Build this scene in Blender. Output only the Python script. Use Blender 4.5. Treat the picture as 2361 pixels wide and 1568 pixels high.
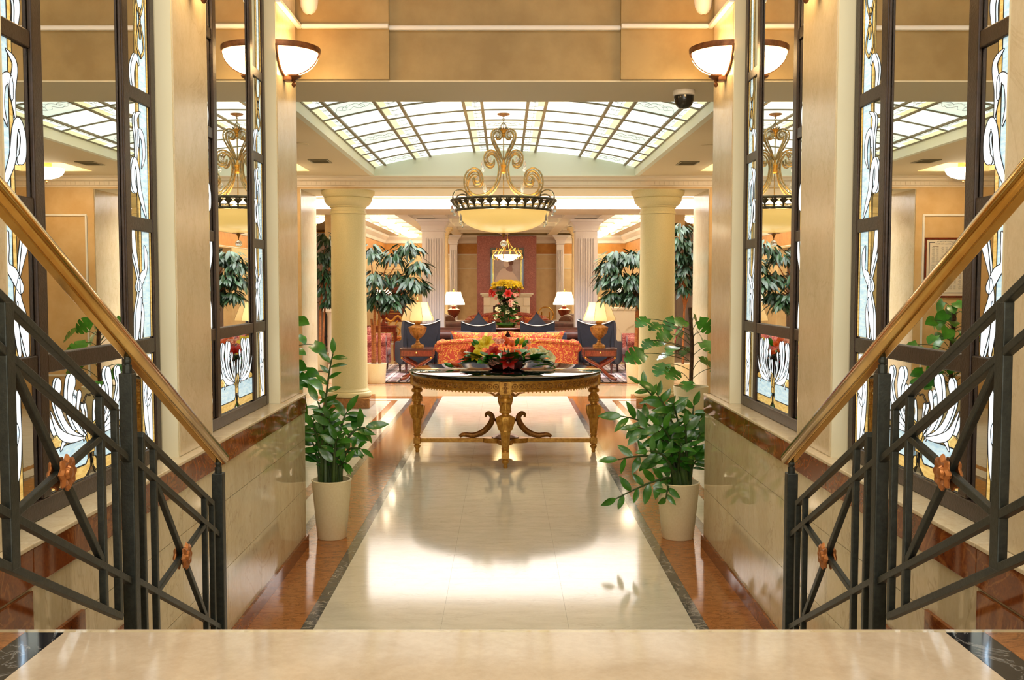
import bpy, bmesh, math, random
from mathutils import Vector, Matrix
from math import sin, cos, pi, radians, sqrt, atan2, tan

# ------------------------------------------------------------------ scene, camera, light
for o in list(bpy.data.objects):
    bpy.data.objects.remove(o, do_unlink=True)
scene = bpy.context.scene
COL = scene.collection

IMG_W, IMG_H = 2361.0, 1568.0
F, CX, CY, HY, CAM_H = 2300.0, 1164.0, 784.0, 655.0, 1.61
TILT = math.atan((CY - HY) / F)
CT, ST = cos(TILT), sin(TILT)
cam_data = bpy.data.cameras.new('camera')
cam_data.sensor_fit = 'HORIZONTAL'
cam_data.sensor_width = 36.0
cam_data.lens = 36.0 * F / IMG_W
cam_data.shift_x = (IMG_W / 2 - CX) / IMG_W
cam_data.clip_start = 0.05
cam = bpy.data.objects.new('camera', cam_data)
COL.objects.link(cam)
cam.location = (0, 0, CAM_H)
cam.rotation_euler = (pi / 2 - TILT, 0, 0)
scene.camera = cam

world = bpy.data.worlds.new('daylight')
scene.world = world
world.use_nodes = True
world.node_tree.nodes['Background'].inputs[0].default_value = (1.0, 0.95, 0.86, 1)
world.node_tree.nodes['Background'].inputs[1].default_value = 0.9

vs = scene.view_settings
vs.view_transform = 'Standard'
vs.look = 'None'
vs.gamma = 1.0
vs.use_curve_mapping = False
vs.exposure = 0.65

SKY_E = 0.64         # stained ceiling panes
GLASS_E = 0.6      # back-lit leaded glass of the mirrors
DAY_E = 1.0         # daylight laylight over the lounge


def px_y(x, y, Y):
    """photo pixel -> point on the plane at depth Y"""
    u, v = (x - CX) / F, (CY - y) / F
    r = (u, CT + v * ST, v * CT - ST)
    k = Y / r[1]
    return Vector((r[0] * k, Y, CAM_H + r[2] * k))


def px_z(x, y, Z=0.0):
    u, v = (x - CX) / F, (CY - y) / F
    r = (u, CT + v * ST, v * CT - ST)
    k = (Z - CAM_H) / r[2]
    return Vector((r[0] * k, r[1] * k, Z))


def px_x(x, y, X):
    u, v = (x - CX) / F, (CY - y) / F
    r = (u, CT + v * ST, v * CT - ST)
    k = X / r[0]
    return Vector((X, r[1] * k, CAM_H + r[2] * k))


def area_light(name, loc, rot, sx, sy, power, col):
    l = bpy.data.lights.new(name, 'AREA')
    l.shape = 'RECTANGLE'
    l.size, l.size_y = sx, sy
    l.energy = power
    l.color = col
    o = bpy.data.objects.new(name, l)
    COL.objects.link(o)
    o.location = loc
    o.rotation_euler = rot
    return o


def point_light(name, loc, power, col, radius=0.05):
    l = bpy.data.lights.new(name, 'POINT')
    l.energy = power
    l.color = col
    l.shadow_soft_size = radius
    o = bpy.data.objects.new(name, l)
    COL.objects.link(o)
    o.location = loc
    return o


# daylight from the lounge laylight, then two unseen lights added as fill
area_light('lounge_skylight_daylight', (0, 15.6, 4.2), (0, 0, 0), 7.0, 3.2, 430, (0.96, 0.97, 1.0))
area_light('corridor_fill_light', (0, 1.2, 4.45), (0, 0, 0), 1.6, 4.6, 62, (1.0, 0.98, 0.93))  # added fill under the corridor ceiling, no laylight is built there
area_light('entrance_fill_light', (0, -2.6, 2.4), (radians(80), 0, 0), 2.2, 2.6, 70, (1.0, 0.96, 0.88))  # added unseen fill behind the camera, brightens the corridor and table front

# ------------------------------------------------------------------ mesh helpers


class MB:
    def __init__(s):
        s.v, s.f = [], []

    def add(s, vs_, fs, m=None):
        n = len(s.v)
        if m is not None:
            vs_ = [m @ Vector(p) for p in vs_]
        s.v += [tuple(p) for p in vs_]
        s.f += [tuple(i + n for i in f) for f in fs]
        return s

    def join(s, other, m=None):
        return s.add(other.v, other.f, m)

    def box(s, x0, x1, y0, y1, z0, z1, m=None):
        x0, x1 = min(x0, x1), max(x0, x1)
        y0, y1 = min(y0, y1), max(y0, y1)
        z0, z1 = min(z0, z1), max(z0, z1)
        v = [(x, y, z) for z in (z0, z1) for y in (y0, y1) for x in (x0, x1)]
        f = [(0, 2, 3, 1), (4, 5, 7, 6), (0, 1, 5, 4), (2, 6, 7, 3), (0, 4, 6, 2), (1, 3, 7, 5)]
        return s.add(v, f, m)

    def bar(s, p, q, w, h, side=(1, 0, 0)):
        p, q, a = Vector(p), Vector(q), Vector(side)
        d = (q - p).normalized()
        a = (a - d * a.dot(d)).normalized()
        b = d.cross(a).normalized()
        v = []
        for c in (p, q):
            for i, j in ((-1, -1), (1, -1), (1, 1), (-1, 1)):
                v.append(c + a * (w / 2 * i) + b * (h / 2 * j))
        return s.add(v, [(3, 2, 1, 0), (4, 5, 6, 7), (0, 1, 5, 4), (1, 2, 6, 5), (2, 3, 7, 6), (3, 0, 4, 7)])

    def tube(s, pts, r, n=8, closed=False, flat=1.0, up=(0, 0, 1)):
        pts = [Vector(p) for p in pts]
        k = len(pts)
        rs = r if isinstance(r, (list, tuple)) else [r] * k
        up = Vector(up)
        base = len(s.v)
        prev = None
        for i, p in enumerate(pts):
            if closed:
                d = pts[(i + 1) % k] - pts[i - 1]
            else:
                d = pts[min(i + 1, k - 1)] - pts[max(i - 1, 0)]
            d = d.normalized() if d.length > 1e-9 else Vector((0, 0, 1))
            if prev is None:
                a = up.cross(d)
                if a.length < 1e-3:
                    a = Vector((1, 0, 0)).cross(d)
                    if a.length < 1e-3:
                        a = Vector((0, 1, 0)).cross(d)
            else:
                a = prev - d * prev.dot(d)
                if a.length < 1e-6:
                    a = up.cross(d)
            a.normalize()
            prev = a
            b = d.cross(a)
            for j in range(n):
                t = 2 * pi * j / n
                s.v.append(tuple(p + a * (cos(t) * rs[i] * flat) + b * (sin(t) * rs[i])))
        m = k if closed else k - 1
        for i in range(m):
            for j in range(n):
                i2 = (i + 1) % k
                s.f.append((base + i * n + j, base + i * n + (j + 1) % n, base + i2 * n + (j + 1) % n, base + i2 * n + j))
        if not closed:
            s.f.append(tuple(base + j for j in reversed(range(n))))
            s.f.append(tuple(base + (k - 1) * n + j for j in range(n)))
        return s

    def lathe(s, prof, n=24, m=None, a0=0.0, a1=2 * pi, mod=None, cap=True):
        full = abs(a1 - a0 - 2 * pi) < 1e-6
        cnt = n if full else n + 1
        v, f = [], []
        for i, (r, z) in enumerate(prof):
            for j in range(cnt):
                t = a0 + (a1 - a0) * j / n
                q = r * (mod(t, z, i) if mod else 1.0)
                v.append((q * cos(t), q * sin(t), z))
        for i in range(len(prof) - 1):
            for j in range(n):
                j2 = (j + 1) % cnt
                f.append((i * cnt + j, i * cnt + j2, (i + 1) * cnt + j2, (i + 1) * cnt + j))
        if cap and full:
            if prof[0][0] > 1e-6:
                f.append(tuple(reversed(range(cnt))))
            if prof[-1][0] > 1e-6:
                f.append(tuple((len(prof) - 1) * cnt + j for j in range(cnt)))
        return s.add(v, f, m)

    def prism(s, poly, t, fn):
        """poly: 2d points, fn(a,b,h)->3d, thickness t from h=0 to h=t"""
        n = len(poly)
        v = [fn(a, b, 0) for a, b in poly] + [fn(a, b, t) for a, b in poly]
        f = [tuple(reversed(range(n))), tuple(range(n, 2 * n))]
        f += [(i, (i + 1) % n, n + (i + 1) % n, n + i) for i in range(n)]
        return s.add(v, f)

    def ball(s, c, r, n=10, m=6, sz=1.0):
        prof = [(max(r * sin(pi * i / m), 1e-5), -r * sz * cos(pi * i / m)) for i in range(m + 1)]
        return s.lathe(prof, n, Matrix.Translation(Vector(c)), cap=False)

    def mesh(s, name, smooth=35):
        me = bpy.data.meshes.new(name)
        me.from_pydata(s.v, [], s.f)
        me.validate()
        bm = bmesh.new()
        bm.from_mesh(me)
        bmesh.ops.remove_doubles(bm, verts=bm.verts, dist=1e-5)
        bmesh.ops.recalc_face_normals(bm, faces=bm.faces)
        bm.to_mesh(me)
        bm.free()
        if smooth:
            me.polygons.foreach_set('use_smooth', [True] * len(me.polygons))
            me.set_sharp_from_angle(angle=radians(smooth))
        return me

    def build(s, name, mat=None, parent=None, smooth=35, bevel=0.0, loc=None):
        me = s.mesh(name, smooth)
        return link_mesh(name, me, mat, parent, bevel, loc)


def link_mesh(name, me, mat=None, parent=None, bevel=0.0, loc=None, matrix=None):
    if mat is not None and not me.materials:
        me.materials.append(mat)
    o = bpy.data.objects.new(name, me)
    COL.objects.link(o)
    if parent is not None:
        o.parent = parent
    if loc is not None:
        o.location = loc
    if matrix is not None:
        o.matrix_basis = matrix
    if bevel:
        b = o.modifiers.new('bevel', 'BEVEL')
        b.width = bevel
        b.segments = 2
        b.limit_method = 'ANGLE'
        b.angle_limit = radians(40)
    return o


def tag(o, label=None, cat=None, group=None, kind=None):
    if label:
        o['label'] = label
    if cat:
        o['category'] = cat
    if group:
        o['group'] = group
    if kind:
        o['kind'] = kind
    return o


def thing(name, label, cat, loc=(0, 0, 0), rz=0.0, group=None):
    o = bpy.data.objects.new(name, None)
    o.empty_display_size = 0.05
    COL.objects.link(o)
    o.location = loc
    o.rotation_euler = (0, 0, rz)
    return tag(o, label, cat, group)


def empty_part(name, parent, loc=(0, 0, 0)):
    o = bpy.data.objects.new(name, None)
    o.empty_display_size = 0.02
    COL.objects.link(o)
    o.parent = parent
    o.location = loc
    return o


def copy_tree(o, parent=None):
    c = o.copy()
    COL.objects.link(c)
    c.parent = parent
    for ch in list(o.children):
        copy_tree(ch, c)
    return c


def struct(o):
    o['kind'] = 'structure'
    return o


def smooth_curve(pts, sub=6, closed=False):
    """Catmull-Rom through points of any dimension"""
    P = [tuple(p) for p in pts]
    n = len(P)
    out = []
    rng = n if closed else n - 1
    for i in range(rng):
        if closed:
            p0, p1, p2, p3 = P[i - 1], P[i], P[(i + 1) % n], P[(i + 2) % n]
        else:
            p0, p1, p2, p3 = P[max(i - 1, 0)], P[i], P[i + 1], P[min(i + 2, n - 1)]
        for k in range(sub):
            t = k / sub
            out.append(tuple(0.5 * ((2 * b) + (-a + c) * t + (2 * a - 5 * b + 4 * c - d) * t * t + (-a + 3 * b - 3 * c + d) * t ** 3)
                             for a, b, c, d in zip(p0, p1, p2, p3)))
    if not closed:
        out.append(P[-1])
    return out


# ------------------------------------------------------------------ materials
def lin(c):
    """sRGB 0-255 -> linear"""
    r = []
    for x in c:
        x /= 255.0
        r.append(x / 12.92 if x <= 0.04045 else ((x + 0.055) / 1.055) ** 2.4)
    return (r[0], r[1], r[2], 1.0)


MATS = {}


def new_mat(name):
    m = bpy.data.materials.new(name)
    m.use_nodes = True
    nt = m.node_tree
    return m, nt, nt.nodes['Principled BSDF']


def coords(nt, scale=(1, 1, 1), world=True, rot=(0, 0, 0)):
    if world:
        g = nt.nodes.new('ShaderNodeNewGeometry')
        out = g.outputs['Position']
    else:
        g = nt.nodes.new('ShaderNodeTexCoord')
        out = g.outputs['Object']
    mp = nt.nodes.new('ShaderNodeMapping')
    mp.inputs['Scale'].default_value = scale
    mp.inputs['Rotation'].default_value = rot
    nt.links.new(out, mp.inputs['Vector'])
    return mp.outputs['Vector']


def noise(nt, vec, scale, detail=4, rough=0.55, dist=0.0):
    n = nt.nodes.new('ShaderNodeTexNoise')
    n.inputs['Scale'].default_value = scale
    n.inputs['Detail'].default_value = detail
    n.inputs['Roughness'].default_value = rough
    n.inputs['Distortion'].default_value = dist
    nt.links.new(vec, n.inputs['Vector'])
    return n.outputs['Fac']


def ramp(nt, fac, stops, interp='LINEAR'):
    r = nt.nodes.new('ShaderNodeValToRGB')
    r.color_ramp.interpolation = interp
    el = r.color_ramp.elements
    while len(el) > 1:
        el.remove(el[-1])
    el[0].position, el[0].color = stops[0]
    for p, c in stops[1:]:
        e = el.new(p)
        e.color = c
    nt.links.new(fac, r.inputs['Fac'])
    return r.outputs['Color']


def mix(nt, fac, a, b, mode='MIX'):
    n = nt.nodes.new('ShaderNodeMix')
    n.data_type = 'RGBA'
    n.blend_type = mode
    for sock, val in ((n.inputs[0], fac), (n.inputs[6], a), (n.inputs[7], b)):
        if hasattr(val, 'is_output'):
            nt.links.new(val, sock)
        else:
            sock.default_value = val
    return n.outputs[2]


def bump(nt, bsdf, height, strength=0.2, dist=0.01):
    b = nt.nodes.new('ShaderNodeBump')
    b.inputs['Strength'].default_value = strength
    b.inputs['Distance'].default_value = dist
    nt.links.new(height, b.inputs['Height'])
    nt.links.new(b.outputs['Normal'], bsdf.inputs['Normal'])


def plain(name, c, rough=0.5, metal=0.0, vary=None, bmp=None, coat=0.0, spec=0.5, world=True, sheen=0.0):
    """vary=(scale, colour2, stretch) mottling, bmp=(scale, strength)"""
    m, nt, b = new_mat(name)
    b.inputs['Roughness'].default_value = rough
    b.inputs['Metallic'].default_value = metal
    b.inputs['Specular IOR Level'].default_value = spec
    b.inputs['Coat Weight'].default_value = coat
    b.inputs['Coat Roughness'].default_value = 0.08
    if sheen:
        b.inputs['Sheen Weight'].default_value = sheen
    b.inputs['Base Color'].default_value = lin(c)
    if vary:
        v = coords(nt, vary[2] if len(vary) > 2 else (1, 1, 1), world)
        f = noise(nt, v, vary[0], 5, 0.6)
        nt.links.new(ramp(nt, f, [(0.35, lin(vary[1])), (0.65, lin(c))]), b.inputs['Base Color'])
    if bmp:
        v = coords(nt, (1, 1, 1), world)
        bump(nt, b, noise(nt, v, bmp[0], 4), bmp[1])
    MATS[name] = m
    return m


def emissive(name, c, strength, base=None):
    m, nt, b = new_mat(name)
    b.inputs['Base Color'].default_value = lin(base or c)
    b.inputs['Emission Color'].default_value = lin(c)
    b.inputs['Emission Strength'].default_value = strength
    b.inputs['Roughness'].default_value = 0.25
    MATS[name] = m
    return m


def stone(name, c1, c2, vein, scale=6.0, vein_scale=1.6, vein_w=0.03, rough=0.1, stretch=(1, 1, 1), vein_amt=0.6, grain=0.0):
    m, nt, b = new_mat(name)
    v = coords(nt, stretch)
    f = noise(nt, v, scale, 8, 0.62, 0.6)
    base = ramp(nt, f, [(0.3, lin(c2)), (0.62, lin(c1))])
    if grain:
        g = noise(nt, v, scale * 9, 3, 0.7)
        base = mix(nt, grain, base, ramp(nt, g, [(0.35, lin(c2)), (0.65, lin(c1))]))
    vn = noise(nt, coords(nt, stretch), vein_scale, 6, 0.6, 1.4)
    vf = ramp(nt, vn, [(0.5 - vein_w, (0, 0, 0, 1)), (0.5, (vein_amt,) * 3 + (1,)), (0.5 + vein_w, (0, 0, 0, 1))])
    col = mix(nt, vf, base, lin(vein))
    nt.links.new(col, b.inputs['Base Color'])
    b.inputs['Roughness'].default_value = rough
    b.inputs['Specular IOR Level'].default_value = 0.5
    MATS[name] = m
    return m


# stones
m_floor = stone('cream_floor_marble', (218, 216, 200), (198, 195, 176), (178, 170, 146), 5, 1.1, 0.012, 0.09, (1, 3, 1), 0.35, 0.35)
m_landing = stone('beige_landing_marble', (202, 186, 162), (182, 164, 138), (116, 92, 68), 7, 0.7, 0.004, 0.09, (1, 1, 1), 0.5, 0.3)
m_beige = stone('beige_lounge_marble', (196, 168, 128), (172, 142, 104), (150, 120, 86), 6, 1.2, 0.02, 0.1, (1, 3, 1), 0.3, 0.4)
m_brown = stone('brown_floor_marble', (182, 122, 66), (130, 76, 34), (90, 46, 20), 16, 5, 0.03, 0.1, (1, 2.5, 1), 0.6, 0.5)
m_grey = stone('grey_inlay_marble', (96, 94, 88), (66, 66, 64), (190, 184, 170), 14, 5, 0.02, 0.1, (1, 1, 1), 0.7, 0.3)
m_black = stone('black_inlay_marble', (34, 36, 40), (18, 20, 24), (150, 148, 144), 12, 4, 0.01, 0.07, (1, 1, 1), 0.6, 0.3)
m_red = stone('red_brown_cap_marble', (134, 70, 28), (84, 38, 14), (176, 112, 56), 10, 4, 0.03, 0.07, (1, 1, 1), 0.5, 0.4)
m_tile = stone('cream_wall_marble', (210, 198, 164), (190, 174, 136), (150, 128, 92), 7, 1.6, 0.010, 0.05, (1, 1, 0.5), 0.4, 0.35)
m_pil = stone('pilaster_marble', (214, 200, 168), (198, 181, 145), (172, 150, 112), 9, 2.2, 0.015, 0.2, (1.2, 1.2, 0.8), 0.25, 0.4)
m_reveal = plain('cream_paint', (226, 218, 184), 0.45)
m_granite = stone('red_granite', (190, 112, 92), (150, 74, 60), (96, 44, 38), 30, 22, 0.1, 0.25, (1, 1, 1), 0.5, 0.5)
m_plinth = stone('plinth_marble', (186, 128, 68), (140, 84, 40), (96, 54, 26), 20, 12, 0.06, 0.1, (1, 1, 1), 0.5, 0.4)
# plaster
m_plaster = plain('ochre_plaster', (172, 148, 98), 0.55, vary=(3.0, (150, 125, 76), (1, 1, 1)), bmp=(7, 0.22))
m_plaster2 = plain('warm_plaster', (224, 190, 138), 0.6, vary=(4.0, (212, 174, 118), (1, 1, 1)), bmp=(9, 0.08))
m_ceil = plain('ceiling_paint', (220, 202, 164), 0.7)
m_soffit = plain('soffit_paint', (230, 220, 192), 0.7)
m_well = plain('skylight_well_paint', (226, 228, 208), 0.6)
m_white = plain('white_paint', (240, 236, 230), 0.5)
m_mould = plain('moulding_paint', (232, 214, 186), 0.45)
m_column = plain('column_stone', (220, 204, 152), 0.55, vary=(110, (210, 193, 140), (1, 1, 1)), bmp=(60, 0.05))
m_lwall = plain('lounge_wall_paint', (226, 206, 164), 0.6, vary=(6, (214, 190, 146), (1, 1, 1)))
m_lband = plain('lounge_band_paint', (206, 150, 76), 0.6, vary=(8, (194, 134, 62), (1, 1, 1)))
m_lpil = plain('white_pilaster_paint', (230, 226, 230), 0.5)
# metals
m_frame = plain('dark_bronze_frame', (58, 42, 32), 0.35, 0.3, vary=(30, (44, 32, 24), (1, 1, 1)), bmp=(120, 0.12))
m_iron = plain('grey_green_iron', (56, 60, 54), 0.42, 0.55, vary=(60, (44, 48, 44), (1, 1, 1)), bmp=(160, 0.08))
m_brass = plain('polished_brass', (222, 180, 98), 0.14, 1.0, vary=(5, (196, 148, 66), (1, 1, 1)))
m_gold = plain('antique_gold', (214, 164, 72), 0.36, 0.45, vary=(28, (176, 122, 42), (1, 1, 1)), bmp=(60, 0.2))
m_gold2 = plain('dark_gold', (176, 124, 54), 0.4, 0.45, vary=(30, (122, 78, 28), (1, 1, 1)))
m_bronze = plain('sconce_bronze', (140, 92, 56), 0.4, 0.6, vary=(25, (98, 60, 36), (1, 1, 1)))
m_chand = plain('gilded_chandelier', (188, 152, 92), 0.36, 0.75, vary=(26, (128, 120, 88), (1, 1, 1)), bmp=(70, 0.25))
m_patina = plain('patina_bronze', (104, 96, 70), 0.5, 0.5, vary=(24, (60, 50, 34), (1, 1, 1)), bmp=(80, 0.3))
m_lead = plain('lead_came', (34, 34, 34), 0.5, 0.4)
m_lead2 = plain('grey_lead', (116, 122, 114), 0.5, 0.2)
m_rosette = plain('copper_rosette', (176, 116, 68), 0.36, 0.85, bmp=(70, 0.2))
m_mirror, _nt, _b = new_mat('mirror_glass')
_b.inputs['Base Color'].default_value = (0.88, 0.9, 0.87, 1)
_b.inputs['Metallic'].default_value = 1.0
_b.inputs['Roughness'].default_value = 0.0
m_black_glass = plain('black_tabletop_stone', (12, 16, 14), 0.03, 0.0, coat=0.0)
m_dome, _nt, _b = new_mat('smoked_dome')
_b.inputs['Base Color'].default_value = (0.02, 0.02, 0.02, 1)
_b.inputs['Roughness'].default_value = 0.05
m_crystal, _nt, _b = new_mat('crystal')
_b.inputs['Base Color'].default_value = (0.95, 0.97, 0.95, 1)
_b.inputs['Roughness'].default_value = 0.02
_b.inputs['Transmission Weight'].default_value = 0.85
_b.inputs['IOR'].default_value = 1.5
# glass that gives off light
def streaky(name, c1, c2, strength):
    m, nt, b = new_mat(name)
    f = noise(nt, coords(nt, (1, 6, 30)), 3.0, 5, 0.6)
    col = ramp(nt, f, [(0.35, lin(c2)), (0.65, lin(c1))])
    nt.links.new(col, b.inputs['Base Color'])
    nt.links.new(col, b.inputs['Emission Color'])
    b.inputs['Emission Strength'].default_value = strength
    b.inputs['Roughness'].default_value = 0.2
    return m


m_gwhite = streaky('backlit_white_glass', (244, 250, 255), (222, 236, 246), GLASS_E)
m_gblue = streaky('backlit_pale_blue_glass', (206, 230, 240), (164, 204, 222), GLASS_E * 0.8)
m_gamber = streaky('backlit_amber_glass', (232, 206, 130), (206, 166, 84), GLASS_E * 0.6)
m_pane = emissive('skylight_pane', (240, 250, 248), SKY_E)
m_pane_y = emissive('skylight_pale_yellow_pane', (236, 240, 196), SKY_E * 0.72)
m_pane_d = emissive('skylight_pale_green_pane', (222, 240, 232), SKY_E * 0.85)
m_day = emissive('daylight_pane', (236, 240, 255), DAY_E)
m_lampglass = emissive('lit_lamp_glass', (255, 234, 198), 18.0)
m_sconceglass = emissive('lit_sconce_glass', (255, 210, 146), 14.0)
m_bowl = emissive('amber_alabaster_bowl', (250, 206, 116), 0.45, (222, 186, 116))
m_shade = emissive('lit_white_shade', (255, 238, 206), 1.5)
m_shade2 = emissive('cream_silk_shade', (246, 206, 130), 0.25, (232, 204, 146))
m_bulb = emissive('bulb', (255, 226, 170), 4.0)
m_lamp_pend = emissive('lit_pendant_glass', (255, 226, 166), 9.0)
# soft goods and wood
m_wood = plain('dark_mahogany', (96, 40, 22), 0.25, vary=(14, (62, 24, 14), (1, 1, 6)), coat=0.4)
m_wood2 = plain('red_mahogany', (134, 52, 26), 0.22, vary=(14, (96, 34, 16), (4, 1, 1)), coat=0.4)
m_navy = plain('navy_velvet', (17, 22, 36), 0.75, vary=(20, (11, 14, 24), (1, 1, 1)), sheen=0.1)
m_navy2 = plain('blue_velvet_seat', (38, 48, 76), 0.75, vary=(20, (26, 32, 54), (1, 1, 1)), sheen=0.1)
m_leather = plain('brown_leather', (98, 52, 40), 0.42, vary=(12, (70, 36, 28), (1, 1, 1)))
m_piping = plain('white_piping', (224, 218, 206), 0.6)
m_green_pot = plain('cream_pot', (232, 220, 180), 0.45, vary=(90, (226, 212, 168), (1, 1, 1)), bmp=(90, 0.06))
m_soil = plain('potting_soil', (44, 32, 22), 0.95, bmp=(60, 0.6))


def damask(name, c1, c2, c3, scale):
    m, nt, b = new_mat(name)
    v = coords(nt, (1, 1, 1))
    n0 = noise(nt, v, scale, 2, 0.45, 0.8)
    ml = nt.nodes.new('ShaderNodeMath')
    ml.operation = 'MULTIPLY'
    ml.inputs[1].default_value = 62.0
    w = nt.nodes.new('ShaderNodeMath')
    w.operation = 'SINE'
    nt.links.new(n0, ml.inputs[0])
    nt.links.new(ml.outputs[0], w.inputs[0])
    n1 = noise(nt, v, scale * 2.6, 2, 0.5, 0.6)
    ad = nt.nodes.new('ShaderNodeMath')
    ad.operation = 'MULTIPLY_ADD'
    ad.inputs[1].default_value = 0.32
    nt.links.new(w.outputs[0], ad.inputs[0])
    nt.links.new(n1, ad.inputs[2])
    col = ramp(nt, ad.outputs[0], [(0.3, lin(c1)), (0.52, lin(c1)), (0.62, lin(c2)), (0.74, lin(c3))])
    nt.links.new(col, b.inputs['Base Color'])
    b.inputs['Roughness'].default_value = 0.75
    b.inputs['Sheen Weight'].default_value = 0.2
    return m


m_damask = damask('orange_damask', (158, 46, 8), (172, 74, 14), (190, 138, 46), 7.0)
m_damask_r = damask('red_damask', (128, 36, 26), (150, 60, 46), (178, 112, 84), 9.0)
m_leaf = plain('leaf_green', (66, 130, 36), 0.26, vary=(9, (38, 90, 22), (1, 1, 1)), coat=0.3)
m_leaf_d = plain('dark_ficus_leaf', (44, 76, 40), 0.42, vary=(6, (20, 40, 24), (1, 1, 1)), coat=0.0)
m_leaf_l = plain('bright_vine_leaf', (70, 150, 40), 0.32, vary=(7, (40, 104, 24), (1, 1, 1)), coat=0.25)
m_stem = plain('green_stem', (62, 88, 34), 0.5, vary=(12, (44, 60, 24), (1, 1, 1)))
m_bark = plain('tan_bark', (168, 104, 52), 0.75, vary=(18, (124, 70, 30), (1, 1, 3)), bmp=(40, 0.5))
m_moss = plain('moss_pole', (96, 66, 40), 0.9, vary=(30, (60, 40, 24), (1, 1, 1)), bmp=(50, 0.9))
m_lily_r = plain('red_lily', (206, 36, 16), 0.45, vary=(30, (168, 18, 10), (1, 1, 1)))
m_lily_o = plain('orange_lily', (238, 116, 52), 0.45, vary=(30, (222, 84, 34), (1, 1, 1)))
m_lily_y = plain('yellow_lily', (240, 214, 44), 0.45, vary=(30, (222, 184, 26), (1, 1, 1)))
m_lily_w = plain('cream_flower', (246, 240, 196), 0.45, vary=(30, (236, 222, 156), (1, 1, 1)))
m_lily_p = plain('pink_flower', (244, 184, 160), 0.5, vary=(30, (230, 140, 116), (1, 1, 1)))
m_dark_fl = plain('maroon_leaf', (72, 22, 16), 0.35, vary=(20, (48, 14, 12), (1, 1, 1)))
m_paper = plain('paper', (238, 228, 212), 0.6)
m_ink = plain('dark_ink', (40, 44, 56), 0.6)
m_ink2 = plain('faded_ink', (150, 142, 136), 0.6)
# ------------------------------------------------------------------ corridor, stairs, hall and lounge shell
XW, XP, XF, XM = 1.22, 1.25, 1.30, 1.328       # wainscot, pilaster, frame, mirror planes
Y_END = 6.05
UNITS = [(2.52, 3.80), (4.25, 5.53)]
PILS = [(2.05, 2.52), (3.80, 4.25), (5.53, Y_END)]
LAND_Z, LAND_Y, TREAD, RISE = 0.90, 2.045, 0.31, 0.15
Z_CEIL_C = 4.5
LEDGE = 0.945
HALL_X = 4.6
SOFF = 2.83
BEAM_Y0, BEAM_Y1 = 12.85, 13.9
JAMB = 2.62
CEIL = 2.985
BACK_Y = 27.0
LZ = 2.92


def slab(name, x0, x1, y0, y1, z0, z1, mat, parent=None, bevel=0.0):
    return MB().box(x0, x1, y0, y1, z0, z1).build(name, mat, parent, smooth=0, bevel=bevel)


# ---- floor of the hall and lounge
floor = struct(slab('floor', -9, 9, 3.3, BACK_Y + 0.3, -0.2, -0.012, m_beige))
FZ0 = -0.012
G = 0.0004


def piece(name, x0, x1, y0, y1, mat):
    return slab(name, x0 + G, x1 - G, y0 + G, y1 - G, FZ0, 0.0, mat, floor)


xs = [-0.895, -0.3, 0.3, 0.895]
ys = [3.6 + (14.27 - 3.6) * i / 12 for i in range(13)]
for j in range(12):
    for i in range(3):
        piece('marble_slab', xs[i], xs[i + 1], ys[j], ys[j + 1], m_floor)
for s in (-1, 1):
    def sp(name, xa, xb, y0, y1, mat):
        piece(name, min(s * xa, s * xb), max(s * xa, s * xb), y0, y1, mat)
    for j in range(6):
        y0, y1 = 3.6 + (13.95 - 3.6) * j / 6, 3.6 + (13.95 - 3.6) * (j + 1) / 6
        sp('inlay_strip', 0.895, 0.955, y0, y1, m_grey)
    for j in range(2):
        sp('brown_slab', 0.955, XW, 3.6 + 1.22 * j, 3.6 + 1.22 * (j + 1), m_brown)
    for j in range(6):
        y0, y1 = 6.04 + (13.95 - 6.04) * j / 6, 6.04 + (13.95 - 6.04) * (j + 1) / 6
        sp('brown_slab', 0.955, 1.275, y0, y1, m_brown)
        sp('inlay_strip', 1.275, 1.335, y0, y1, m_grey)
        sp('marble_slab', 1.335, 1.485, y0, y1, m_floor)
    for j in range(4):
        y0, y1 = 6.9 + (13.7 - 6.9) * j / 4, 6.9 + (13.7 - 6.9) * (j + 1) / 4
        sp('inlay_strip', 1.485, 1.57, y0, y1, m_brown)
    sp('marble_slab', 1.485, 2.6, 6.04, 6.9, m_floor)
    for j in range(5):
        y0, y1 = 6.9 + (13.7 - 6.9) * j / 5, 6.9 + (13.7 - 6.9) * (j + 1) / 5
        sp('marble_slab', 1.57, 2.6, y0, y1, m_floor)
        sp('marble_slab', 2.6, HALL_X, y0, y1, m_floor)
    sp('inlay_strip', 1.485, 2.6, 13.7, 13.78, m_brown)
    sp('marble_slab', 1.485, 2.6, 13.78, 13.95, m_floor)
    for j in range(3):
        sp('inlay_strip', 0.9 + 0.6 * j, 1.5 + 0.6 * j, 13.95, 14.27, m_brown)
for j in range(7):
    piece('beige_slab', -4.2 + 1.2 * j, -3.0 + 1.2 * j, 14.27, 15.75, m_beige)
piece('inlay_strip', -4.2, 4.2, 15.75, 15.83, m_brown)
piece('marble_slab', -4.2, 4.2, 15.83, 15.93, m_floor)
piece('inlay_strip', -4.2, 4.2, 15.93, 16.22, m_brown)

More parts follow.
